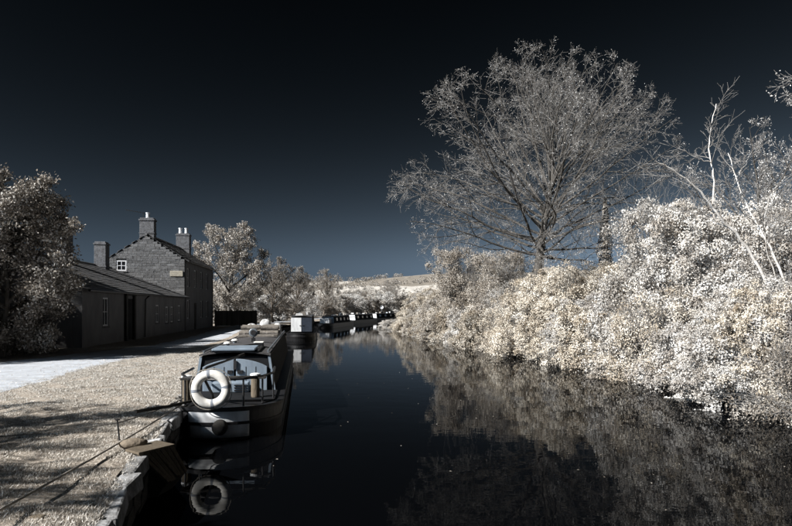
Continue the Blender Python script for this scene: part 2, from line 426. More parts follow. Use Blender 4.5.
def tubes_np(paths, minr=0.0):
    """paths: list of (pts (m,3), radii (m,)) -> V, F quads"""
    Vs, Fs, b = [], [], 0
    for P, R in paths:
        m = len(P); n = 3 if R[0] < 0.03 else (5 if R[0] < 0.1 else 9)
        T = np.empty_like(P); T[1:-1] = P[2:] - P[:-2]; T[0] = P[1] - P[0]; T[-1] = P[-1] - P[-2]
        T /= np.linalg.norm(T, axis=1, keepdims=True) + 1e-9
        ref = np.array([0.31, 0.27, 0.91]) if abs(T[0, 2]) < 0.8 else np.array([0.93, 0.3, 0.2])
        A = np.cross(T, ref); A /= np.linalg.norm(A, axis=1, keepdims=True) + 1e-9
        B = np.cross(T, A)
        q = np.arange(n) * 2 * PI / n
        ring = P[:, None] + (A[:, None] * np.cos(q)[None, :, None] + B[:, None] * np.sin(q)[None, :, None]) * np.maximum(R, minr)[:, None, None]
        Vs.append(ring.reshape(-1, 3))
        i = np.arange(m - 1)[:, None] * n; k = np.arange(n)[None]; l = (k + 1) % n
        Fs.append((b + np.stack([i + k, i + l, i + n + l, i + n + k], -1)).reshape(-1, 4)); b += m * n
    return np.concatenate(Vs), np.concatenate(Fs)

def grow_path(rg, p, d, L, r0, r1, nseg, wob, trop):
    """a branch from p along d: pts, radii"""
    P = [p]; d = d / np.linalg.norm(d); st = L / nseg
    for i in range(nseg):
        d = d + rg.normal(0, wob, 3) + np.array([0, 0, trop])
        d /= np.linalg.norm(d); P.append(P[-1] + d * st)
    return np.array(P), np.linspace(r0, r1, nseg + 1)

def side_dir(rg, t, ang):
    ref = rg.normal(0, 1, 3); s = ref - t * ref.dot(t); s /= np.linalg.norm(s) + 1e-9
    return t * math.cos(ang) + s * math.sin(ang)

def sub_branches(rg, paths, cnt, ang, lens, rr, nseg, wob, trop, t0=0.2, env=None):
    """children of every path; lens(L, t) gives length"""
    out = []
    for P, R in paths:
        m = len(P); L = np.linalg.norm(P[1:] - P[:-1], axis=1).sum()
        c = cnt(L) if callable(cnt) else cnt
        for j in range(c):
            t = t0 + (1 - t0) * (j + rg.uniform(0.1, 0.9)) / c
            f = t * (m - 1); i = min(int(f), m - 2); q = P[i] + (P[i + 1] - P[i]) * (f - i)
            tg = P[i + 1] - P[i]; tg /= np.linalg.norm(tg) + 1e-9
            r = R[i] + (R[i + 1] - R[i]) * (f - i)
            l = lens(L, t) * rg.uniform(0.65, 1.25)
            a0 = min(r * 0.75, rr(l)); sd_ = side_dir(rg, tg, math.radians(rg.uniform(*ang)))
            if env is not None:
                e0, er = env; qq = (q - e0) / er
                l = min(l, ell_dist(q, sd_, e0, er) * rg.uniform(0.9, 1.04) + 0.1) if qq.dot(qq) < 1 else min(l, 0.25)
            out.append(grow_path(rg, q, sd_, l, a0, max(a0 * 0.35, 0.0025), nseg, wob, trop))
    return out

def leaves_on(rg, paths, per, size, spread=0.06, t0=0.2):
    C, D = [], []
    for P, R in paths:
        m = len(P); k = rg.poisson(per)
        if k == 0: continue
        t = rg.uniform(t0, 1, k) * (m - 1); i = np.minimum(t.astype(int), m - 2)
        C.append(P[i] + (P[i + 1] - P[i]) * (t - i)[:, None] + rg.normal(0, spread, (k, 3)))
        D.append((P[i + 1] - P[i]) / (np.linalg.norm(P[i + 1] - P[i], axis=1, keepdims=True) + 1e-9) + rg.normal(0, 0.7, (k, 3)))
    C = np.concatenate(C); D = np.concatenate(D)
    N = rg.normal(0, 1, C.shape) + np.array([0, 0, 0.8])
    return leaf_quads(C, D, N, rg.uniform(size[0], size[1], len(C)))

def bush_meshes(name, seed, lobes, nspray, nleaf, lsize, slen, twigs, gap=0.35, droop=0.5, twig_out=0.0):
    """leafy shrub filling several lobes: returns (leaf mesh, stem mesh)"""
    rg = np.random.default_rng(seed)
    lob = np.array(lobes, float)
    area = lob[:, 3] * lob[:, 5] + lob[:, 4] * lob[:, 5] + lob[:, 3] * lob[:, 4]
    per = 14; nc = nspray // per; K = nc * 5
    pick = rg.choice(len(lob), K, p=area / area.sum())
    d = rg.normal(0, 1, (K, 3)); d /= np.linalg.norm(d, axis=1, keepdims=True)
    rr = rg.uniform(0.45, 1.0, K) ** 0.5
    Pc = lob[pick, :3] + d * lob[pick, 3:] * rr[:, None]
    lump = snoise(Pc[:, 0] * 1.0 + seed, Pc[:, 1] * 1.0, Pc[:, 2] * 1.6)
    keep = (Pc[:, 2] > 0.02) & (lump > rg.uniform(-0.75, 0.1, K) + 0.35 * (0.5 - gap))
    for c in lob:
        q = (Pc - c[:3]) / c[3:]
        keep &= (q * q).sum(1) > 0.28
    Pc = Pc[keep][:nc]; dc = d[keep][:nc]; nc = len(Pc)
    big_ = math.sqrt(max(area.sum() / nc, 1e-4)) * 1.0
    rc = np.clip(big_ * rg.uniform(0.45, 1.25, nc), 0.09, 0.42)
    tone_c = rg.uniform(0.0, 1.0, nc) * 0.7 + 0.15 + 0.12 * np.clip(snoise(Pc[:, 0] * 0.8, Pc[:, 1] * 0.8, seed), -1, 1)
    # rounded tufts
    m1 = int(per * nleaf * 0.75); dirs = rg.normal(0, 1, (nc, m1, 3)) + dc[:, None] * 0.55 + np.array([0, 0, 0.35]); dirs /= np.linalg.norm(dirs, axis=2, keepdims=True)
    C1 = Pc[:, None] + dirs * (rc[:, None] * rg.uniform(0.55, 1.15, (nc, m1)))[..., None] * np.array([1, 1, 0.85])
    N1 = dirs + dc[:, None] * 0.25 + rg.normal(0, 0.42, C1.shape); D1 = rg.normal(0, 1, C1.shape) + np.array([0, 0, -0.5])
    T1 = np.repeat(tone_c[:, None], m1, 1)
    # loose sprays trailing out of the tufts
    ks = 3; m2 = nleaf; P = np.repeat(Pc, ks, 0); d2 = np.repeat(dc, ks, 0) + rg.normal(0, 0.5, (nc * ks, 3)) + np.array([0, 0, 0.3]); d2 /= np.linalg.norm(d2, axis=1, keepdims=True)
    L = rg.uniform(slen[0], slen[1], nc * ks) * 0.9; t = (np.arange(m2) + 0.5) / m2
    C2 = P[:, None] + d2[:, None] * (L[:, None] * t[None])[..., None]; C2[..., 2] -= droop * (L[:, None] * t[None] ** 2)
    side = rg.normal(0, 1, C2.shape); C2 = C2 + side * 0.028
    D2 = d2[:, None] * 0.6 + side * 0.7; N2 = np.array([0, 0, 1.0]) + rg.normal(0, 0.6, C2.shape) + d2[:, None] * 0.6
    T2 = np.repeat(np.repeat(tone_c, ks)[:, None], m2, 1)
    C = np.concatenate([C1.reshape(-1, 3), C2.reshape(-1, 3)]); D = np.concatenate([D1.reshape(-1, 3), D2.reshape(-1, 3)]); N = np.concatenate([N1.reshape(-1, 3), N2.reshape(-1, 3)])
    TN = np.concatenate([T1.ravel(), T2.ravel()]) + rg.normal(0, 0.13, len(C))
    C[:, 2] = np.maximum(C[:, 2], 0.02)
    Vl, Fl = leaf_quads(C, D, N, rg.uniform(lsize[0], lsize[1], len(C)) * 1.06)
    ml = np_mesh(name + '_leaves', Vl, Fl)
    at = ml.attributes.new('tone', 'FLOAT', 'FACE'); at.data.foreach_set('value', np.repeat(np.clip(TN, 0, 1), 2).astype(np.float32))
    paths = []
    zc = lob[:, 2].max()
    for i in range(twigs):
        k = rg.integers(len(lob)); c = lob[k]
        b = np.array([c[0] * 0.3 + rg.normal(0, 0.16), c[1] * 0.3 + rg.normal(0, 0.16), 0.0])
        dd = rg.normal(0, 1, 3); dd[2] = abs(dd[2]) + 0.3; dd /= np.linalg.norm(dd)
        e = c[:3] + dd * c[3:] * rg.uniform(0.8, 1.02 + twig_out)
        m = (b + e) / 2 + np.array([0, 0, 0.25 * abs(e[2])]) + rg.normal(0, 0.12, 3)
        tt = np.linspace(0, 1, 6)[:, None]
        Q = (1 - tt) ** 2 * b + 2 * tt * (1 - tt) * m + tt ** 2 * e
        paths.append((Q, np.linspace(0.014, 0.003, 6)))
    paths += sub_branches(rg, paths, 3, (20, 55), lambda L, t: L * 0.28, lambda l: 0.006, 3, 0.12, 0.0, 0.45)
    Vt, Ft = tubes_np(paths, 0.003)
    return ml, np_mesh(name + '_stems', Vt, Ft, True)

def lobes_for(seed, n, W, Dp, H, small=0.45):
    rg = np.random.default_rng(seed); out = [(0, 0, H * 0.34, W * 0.36, Dp * 0.36, H * 0.42)]
    for i in range(n):
        a = i * 2.4 + rg.uniform(-.4, .4); q = rg.uniform(0.25, 0.62)
        s = rg.uniform(small * 0.6, small)
        out.append((math.cos(a) * W * 0.5 * q * 1.2, math.sin(a) * Dp * 0.5 * q * 1.2, H * rg.uniform(0.18, 0.74), W * s * 0.55, Dp * s * 0.55, H * s * 0.6))
    for i in range(7):
        a = i * 0.9 + rg.uniform(-.3, .3); s = rg.uniform(0.14, 0.24)
        out.append((math.cos(a) * W * 0.40, math.sin(a) * Dp * 0.40, H * rg.uniform(0.04, 0.16), W * s, Dp * s, H * s * 0.9))
    return out

# ------------------------------------------------------------------ the buildings on the left
HROT = math.atan2(0.116, 1.0)
HORG = Vector((-15.5, 44.0, 0.5))

def window_part(parent, x, y, z, w, h, face='x', frame=FRAMEW, bars=(1, 1)):
    """a framed window let into a wall; face 'x' looks to +x, face '-y' looks to the camera"""
    def B(mb, u0, u1, d0, d1, z0, z1):
        if face == 'x': mb.box(x + d0, x + d1, y + u0, y + u1, z + z0, z + z1)
        else: mb.box(x + u0, x + u1, y - d1, y - d0, z + z0, z + z1)
    f = MB(); t = 0.07
    B(f, -w / 2, -w / 2 + t, -0.06, 0.02, 0, h); B(f, w / 2 - t, w / 2, -0.06, 0.02, 0, h)
    B(f, -w / 2 + t, w / 2 - t, -0.06, 0.02, 0, t); B(f, -w / 2 + t, w / 2 - t, -0.06, 0.02, h - t, h)
    win = f.build('window', frame, parent)
    for i in range(bars[0]):
        u = -w / 2 + w * (i + 1) / (bars[0] + 1); m = MB(); B(m, u - 0.02, u + 0.02, -0.05, 0.005, t, h - t); m.build('glazing_bar', frame, win)
    for i in range(bars[1]):
        v = h * (i + 1) / (bars[1] + 1); m = MB(); B(m, -w / 2 + t, w / 2 - t, -0.05, 0.003, v - 0.02, v + 0.02); m.build('glazing_bar', frame, win)
    m = MB(); B(m, -w / 2 + t * 0.9, w / 2 - t * 0.9, -0.045, -0.03, t * 0.9, h - t * 0.9); m.build('pane', GLASS, win)
    m = MB(); B(m, -w / 2 - 0.08, w / 2 + 0.08, -0.05, 0.09, -0.09, -0.002); m.build('sill', HSTONE, win)
    return win

def wall_with_holes(mb, x0, x1, y0, y1, z0, z1, holes):
    """a wall slab x0..x1 thick running along y with rectangular openings (ya, yb, za, zb)"""
    ys = sorted({y0, y1, *[h[0] for h in holes], *[h[1] for h in holes]})
    for a, b in zip(ys[:-1], ys[1:]):
        cov = sorted([(h[2], h[3]) for h in holes if h[0] < (a + b) / 2 < h[1]])
        z = z0
        for c, d in cov:
            if c > z: mb.box(x0, x1, a, b, z, c)
            z = d
        if z < z1: mb.box(x0, x1, a, b, z, z1)

def chimney(parent, x, y, z0, z1, wx, wy, pots, mat=CHIMST):
    m = MB(); m.box(x - wx / 2, x + wx / 2, y - wy / 2, y + wy / 2, z0, z1 - 0.22)
    c = m.build('chimney', mat, parent, bevel=0.015)
    m = MB(); m.box(x - wx / 2 - 0.05, x + wx / 2 + 0.05, y - wy / 2 - 0.05, y + wy / 2 + 0.05, z1 - 0.22, z1 - 0.10, 0.01); m.build('chimney_cap', mat, c, bevel=0.02)
    m = MB(); m.box(x - wx / 2 + 0.03, x + wx / 2 - 0.03, y - wy / 2 + 0.03, y + wy / 2 - 0.03, z1 - 0.10, z1, 0.01); m.build('chimney_top_course', mat, c, bevel=0.02)
    m = MB(); m.box(x - wx / 2 - 0.03, x + wx / 2 + 0.03, y - wy / 2 - 0.03, y + wy / 2 + 0.03, z0 + 0.45, z0 + 0.52); m.build('drip_course', mat, c)
    for (dx, dy, h) in pots:
        m = MB(); m.lathe([(0.15, 0), (0.13, h * 0.8), (0.16, h * 0.85), (0.16, h), (0.11, h), (0.1, h * 0.7)], (x + dx, y + dy, z1 - 0.01), 12)
        m.build('chimney_pot', POT, c, smooth=False)
    return c

def slate_slope(name, parent, xe, ze, xr, zr, y0, y1, over_e=0.2, courses=18):
    """overlapping slate courses from eave (xe, ze) to ridge (xr, zr)"""
    m = MB(); ex = xe + (0.0 if xr == xe else math.copysign(over_e, xe - xr)); ez = ze - over_e * abs((zr - ze) / (xr - xe))
    L = math.hypot(xr - ex, zr - ez); nx, nz = -(zr - ez) / L, (xr - ex) / L
    if nz < 0: nx, nz = -nx, -nz
    for i in range(courses):
        a, b = i / courses, min(1.0, (i + 1.25) / courses)
        n = 26
        for k in range(n):
            ya = y0 + (y1 - y0) * (k + 0.5 * (i % 2)) / n; yb = ya + (y1 - y0) / n - 0.015
            yb = min(yb, y1)
            if yb - ya < 0.03: continue
            l0 = 0.035 + rnd.uniform(0, 0.012); l1 = 0.008
            p = [(ex + (xr - ex) * a, ez + (zr - ez) * a), (ex + (xr - ex) * b, ez + (zr - ez) * b)]
            q = [(p[0][0] + nx * l0, p[0][1] + nz * l0), (p[1][0] + nx * l1, p[1][1] + nz * l1)]
            m.add([(p[0][0], ya, p[0][1]), (p[0][0], yb, p[0][1]), (q[0][0], ya, q[0][1]), (q[0][0], yb, q[0][1]), (q[1][0], ya, q[1][1]), (q[1][0], yb, q[1][1])],
                  [(0, 1, 3, 2), (2, 3, 5, 4), (0, 2, 4), (1, 5, 3)])
    o = m.build(name, SLATE, parent); o['kind'] = 'stuff'
    return o

house = empty('stone_house', HORG, HROT, 'two storey stone house with gable end, chimneys and slate roof by the towpath', 'house')
HL, HW, HE, HR = 11.0, 5.4, 5.3, 7.05
# gable facing the camera: core plus every ashlar block
m = MB(); m.prism([(-HW + 0.06, 0), (-0.06, 0), (-0.06, HE - 0.05), (-HW / 2, HR - 0.06), (-HW + 0.06, HE - 0.05)], 0.06, 0.4)
core = m.build('gable_wall', MORTAR, house)
WX0, WX1, WZ0, WZ1 = -4.78, -4.08, 4.36, 5.16
z = 0.0; row = 0; nst = 0
while z < HR - 0.15 and nst < 290:
    h = rnd.choice([0.14, 0.165, 0.19, 0.22]); zt = z + h
    inset = max(0.0, (zt - HE) / (HR - HE) * HW / 2)
    x = -HW + inset
    while x < -inset - 0.05:
        wd = rnd.uniform(0.24, 0.62); x2 = min(x + wd, -inset)
        if -inset - x2 < 0.3: x2 = -inset
        spans = [(x, x2)]
        if zt > WZ0 and z < WZ1:
            spans = []
            if x < WX0: spans.append((x, min(x2, WX0)))
            if x2 > WX1: spans.append((max(x, WX1), x2))
        rz0 = 2.6 + 1.95 * (-x / 5.1)
        for a, b in spans:
            if b - a > 0.08 and zt > rz0 - 0.6:
                q = MB(); g_ = 0.004; pr = rnd.uniform(0, 0.018)
                q.box(a + g_, b - g_, -0.01 - pr, 0.2, z + g_, zt - g_, 0.006); q.build('stone', HSTONE, core, bevel=0.007); nst += 1
        x = x2
    z = zt; row += 1
q = MB(); q.box(-HW, 0, 0.02, 0.1, 0, 2.4); q.build('lower_gable_face', HSTONE, core)
window_part(house, (WX0 + WX1) / 2, 0.02, WZ0 + 0.04, WX1 - WX0 - 0.02, WZ1 - WZ0 - 0.06, '-y', bars=(1, 1))
m = MB(); m.box(-1.02, -0.12, -0.075, -0.04, 4.02, 4.42); sg = m.build('wall_sign', SIGNM, house, bevel=0.01); sg['label'] = 'pale faded wall sign high on the gable'
for k, (a, b, zz) in enumerate([(-0.96, -0.20, 4.26), (-0.92, -0.26, 4.10)]):
    mm = MB(); mm.box(a, b, -0.079, -0.074, zz, zz + 0.012); mm.build('sign_line', MORTAR, sg)
# canal side wall with openings, rear walls, roof
up = [1.2, 3.6, 6.0, 8.4]; holes = [(y - 0.45, y + 0.45, 3.3, 4.7) for y in up] + [(y - 0.45, y + 0.45, 0.9, 2.3) for y in (1.2, 6.0, 8.4)] + [(3.15, 4.05, 0.02, 2.1)]
m = MB(); wall_with_holes(m, -0.35, 0, 0.405, HL - 0.4, 0, HE, holes); m.build('canal_side_wall', RENDER, house)
for y in up: window_part(house, -0.10, y, 3.3, 0.9, 1.4, 'x', bars=(1, 1))
for y in (1.2, 6.0, 8.4): window_part(house, -0.10, y, 0.9, 0.9, 1.4, 'x', bars=(1, 1))
m = MB(); m.box(-0.2, -0.14, 3.15, 4.05, 0.02, 2.1); dr = m.build('door', DARKWOOD, house)
m = MB(); m.lathe([(0.03, 0), (0.035, 0.03), (0.0, 0.05)], (-0.14, 3.28, 1.05), 10, 'x'); m.build('handle', METAL, dr)
m = MB(); m.box(-HW, -HW + 0.35, 0.405, HL - 0.4, 0, HE); m.build('rear_wall', HSTONE, house)
m = MB(); m.prism([(-HW, 0), (0, 0), (0, HE - 0.05), (-HW / 2, HR - 0.06), (-HW, HE - 0.05)], HL - 0.39, HL); m.build('far_gable_wall', HSTONE, house)
slate_slope('roof', house, 0.0, HE, -HW / 2, HR, -0.08, HL + 0.1, 0.28, 12)
slate_slope('roof', house, -HW, HE, -HW / 2, HR, -0.08, HL + 0.1, 0.28, 12)
m = MB(); m.tube([(-HW / 2, -0.1, HR + 0.02), (-HW / 2, HL + 0.12, HR + 0.02)], 0.09, 6); m.build('ridge_tiles', SLATE, house)
m = MB(); m.tube([(0.30, -0.05, HE - 0.18), (0.30, HL, HE - 0.18)], 0.06, 8); m.build('gutter', METAL, house)
m = MB(); m.tube([(0.30, 10.4, HE - 0.2), (0.1, 10.4, HE - 0.45), (0.08, 10.4, 0.05)], 0.04, 8); m.build('drainpipe', METAL, house)
c1 = chimney(house, -HW / 2 - 0.02, 0.48, HR - 0.35, HR + 1.25, 1.02, 0.62, [(0.0, 0, 0.42)])
chimney(house, -HW / 2 + 0.25, HL - 0.6, HR - 0.5, HR + 1.35, 1.15, 0.7, [(-0.28, 0, 0.5), (0.24, 0, 0.5)])
m = MB(); cx, cy, cz = -HW / 2 - 0.35, 0.48, HR + 1.2
m.tube([(cx, cy, cz - 0.2), (cx, cy, cz + 0.45)], 0.02, 6); m.tube([(cx + 0.15, cy, cz + 0.42), (cx - 1.2, cy - 0.2, cz + 0.62)], 0.018, 6)
for k in range(6):
    t = k / 5; m.tube([(cx - 0.15 - 0.95 * t, cy - 0.2 - 0.2, cz + 0.47 + 0.13 * t), (cx - 0.15 - 0.95 * t, cy + 0.15, cz + 0.47 + 0.13 * t)], 0.008, 4)
m.build('aerial', METAL, house)

cot = empty('low_cottage', HORG, HROT, 'long single storey rendered cottage with slate roof in front of the stone house', 'cottage')
CL = 18.6; CE = 2.6; CX = -5.1; CR = 4.55
wins = [(-15.8, 0.85, 1.2, 0.75, 1.35), (-7.1, 0.8, 0.85, 0.75, 1.1), (-4.9, 0.75, 0.9, 0.7, 1.05), (-3.6, 0.75, 0.9, 0.7, 1.05), (-1.6, 0.8, 0.9, 0.8, 1.1)]
wins = [(y, zz, w_, h_) for (y, zz, _, w_, h_) in wins]
holes = [(y - w_ / 2, y + w_ / 2, zz, zz + h_) for (y, zz, w_, h_) in wins] + [(-13.0, -11.9, 0.02, 2.2)]
m = MB(); wall_with_holes(m, -0.35, 0, -CL, -0.02, 0, CE, holes); m.build('canal_side_wall', RENDER, cot)
for (y, zz, w_, h_) in wins: window_part(cot, -0.06, y, zz, w_ - 0.01, h_ - 0.01, 'x', bars=(1, 1))
m = MB(); m.box(-0.3, -0.22, -13.0, -11.9, 0.02, 2.2); dr = m.build('door', DARKWOOD, cot)
m = MB(); m.box(-0.22, -0.20, -12.8, -12.1, 1.2, 1.95); m.build('pane', GLASS, dr)
m = MB(); m.lathe([(0.03, 0), (0.035, 0.03), (0.0, 0.05)], (-0.22, -12.05, 1.0), 10, 'x'); m.build('handle', METAL, dr)
m = MB(); m.box(-0.02, 0.12, -13.25, -13.0, 0, 2.35); m.box(-0.02, 0.12, -11.9, -11.65, 0, 2.35); m.box(-0.02, 0.14, -13.25, -11.65, 2.352, 2.5); m.build('door_surround', DARKWOOD, cot)
m = MB(); m.prism([(-7.6, 0), (-0.36, 0), (-0.36, CE - 0.1), (CX, CR - 0.1), (-7.6, CE + 0.8)], -CL, -CL + 0.35); m.build('near_gable_wall', RENDER, cot)
m = MB(); m.box(-7.6, -7.3, -CL + 0.36, -0.02, 0, CE + 0.7); m.build('rear_wall', RENDER, cot)
slate_slope('roof', cot, 0.0, CE, CX, CR, -CL - 0.15, -0.06, 0.3, 17)
slate_slope('roof', cot, -7.6, CE + 0.75, CX, CR, -CL - 0.15, -0.06, 0.2, 8)
m = MB(); m.tube([(CX, -CL - 0.15, CR + 0.03), (CX, -0.1, CR + 0.03)], 0.1, 6); m.build('ridge_tiles', SLATE, cot)
m = MB(); m.tube([(0.34, -CL - 0.1, CE - 0.14), (0.34, -0.1, CE - 0.14)], 0.06, 8); m.build('gutter', METAL, cot)
m = MB(); m.tube([(0.34, -9.9, CE - 0.16), (0.1, -9.9, CE - 0.4), (0.08, -9.9, 0.05)], 0.045, 8); m.build('drainpipe', METAL, cot)
chimney(cot, -4.72, -3.0, 4.0, 6.15, 0.74, 0.74, [])
chimney(cot, -4.6, -9.3, 4.0, 6.6, 0.74, 0.9, [(0, 0, 0.4)])

# dark board fence past the house
fz = empty('board_fence', (-16.7, 55.6, 0.5), 0, 'dark timber board fence running from the stone house towards the boats', 'fence')
fme = MB(); fme.box(-0.105, 0.105, -0.012, 0.012, 0.05, 1.45); fme = fme.mesh('board')
for k in range(19):
    link('board', fme, FENCEM, fz, (k * 0.19, k * 0.07 - 0.026 * (k % 2), rnd.uniform(-0.02, 0.02)), (0, 0, 0.35))
for k in range(2):
    mm = MB(); mm.box(-0.06, 0.06, 0.02, 0.14, 0, 1.5); mm.build('post', DARKWOOD, fz, loc=(k * 2.05, k * 0.755 + 0.03, 0), rot=(0, 0, 0.35))
for zz in (0.4, 1.15):
    mm = MB(); mm.box(0, 3.7, 0.014, 0.06, zz, zz + 0.09); mm.build('rail', DARKWOOD, fz, rot=(0, 0, 0.352))

# ------------------------------------------------------------------ canal wall with coping on the left bank
cw = empty('canal_wall', (0, 0, 0), 0, 'rough stone canal wall with broken pale coping along the left bank', 'wall')
m = MB(); ys = list(np.arange(-8, 70, 1.0))
for a, b in zip(ys[:-1], ys[1:]):
    xa, xb = left_edge(a) - 0.05, left_edge(b) - 0.05
    m.hexa([(xa - 0.5, a, -1.3), (xa, a, -1.3), (xb, b, -1.3), (xb - 0.5, b, -1.3), (xa - 0.5, a, 0.30), (xa, a, 0.30), (xb, b, 0.30), (xb - 0.5, b, 0.30)])
m.build('wall_core', WALLST, cw)
y = 2.6; cnt = 0
while y < 34:
    ln = rnd.uniform(0.34, 0.8); yc = y + ln / 2
    sl = (left_edge(yc + 0.2) - left_edge(yc - 0.2)) / 0.4
    wd = rnd.uniform(0.26, 0.44)
    if rnd.random() > 0.06:
        mm = MB(); hz = rnd.uniform(0.16, 0.2)
        npt = 7; prof = []
        P = []
        for (sx, sy) in ((-1, -1), (1, -1), (1, 1), (-1, 1)):
            P.append((sx * wd / 2 + rnd.uniform(-.04, .04), sy * (ln / 2 - 0.012) + rnd.uniform(-.015, .015)))
        mm.hexa([(a, b, -hz) for a, b in P] + [(a * rnd.uniform(.86, 1), b * rnd.uniform(.94, 1), rnd.uniform(-0.02, 0.025)) for a, b in P])
        o = mm.build('coping_stone', COPING, cw, bevel=0.025, loc=(left_edge(yc) - wd / 2 + rnd.uniform(-0.02, 0.09), yc, 0.492 + rnd.uniform(-0.02, 0.022)),
                     rot=(rnd.uniform(-.05, .05), rnd.uniform(-.08, .07), -math.atan(sl) + rnd.uniform(-.07, .07)))
    y += ln + 0.01; cnt += 1
vars_ = []
for k in range(5):
    mm = MB(); mm.box(-0.08, 0.05, -0.5, 0.5, -0.5, 0.5, 0.02); vars_.append(mm.mesh('stone'))
for me in vars_: me.materials.append(WALLST)
for row in range(3):
    y = 3.0 + row * 0.2
    while y < 14:
        ln = rnd.uniform(0.3, 0.6); yc = y + ln / 2; sl = (left_edge(yc + 0.2) - left_edge(yc - 0.2)) / 0.4
        o = link('stone', rnd.choice(vars_), None, cw, (left_edge(yc) - 0.06 + rnd.uniform(-0.02, 0.02), yc, -0.02 + row * 0.135), (0, 0, -math.atan(sl)))
        o.scale = (1, ln - 0.02, 0.125)
        y += ln

# ------------------------------------------------------------------ narrowboats
def half_beam(y, L, B, sl, bl):
    if y < sl: return B / 2 * math.sqrt(max(0.0, 1 - ((sl - y) / sl) ** 2)) ** 0.9
    if y > L - bl: return B / 2 * max(0.0, 1 - ((y - (L - bl)) / bl) ** 2.2) ** 0.75
    return B / 2

def outline(L, B, sl, bl, ns=12, nb=10, inset=0.0):
    ys = [sl * (1 - math.cos(PI / 2 * k / ns)) for k in range(ns + 1)] + list(np.linspace(sl, L - bl, 8)[1:-1]) + [L - bl + bl * math.sin(PI / 2 * k / nb) for k in range(nb + 1)]
    R = [(max(half_beam(y, L, B, sl, bl) - inset, 0.0), y) for y in ys]
    pts = [(x, min(max(y, inset), L - inset)) for x, y in R]
    lp = [(-x, y) for x, y in reversed(pts[1:-1])]
    return pts + lp

def loft(rings, cap0=True, cap1=True):
    m = MB(); n = len(rings[0]); 
    V = [p for r in rings for p in r]; F = []
    for i in range(len(rings) - 1):
        for k in range(n):
            l = (k + 1) % n; F.append((i * n + k, i * n + l, (i + 1) * n + l, (i + 1) * n + k))
    if cap0: F.append(tuple(range(n)))
    if cap1: F.append(tuple(range((len(rings) - 1) * n, len(rings) * n)))
    return m.add(V, F)

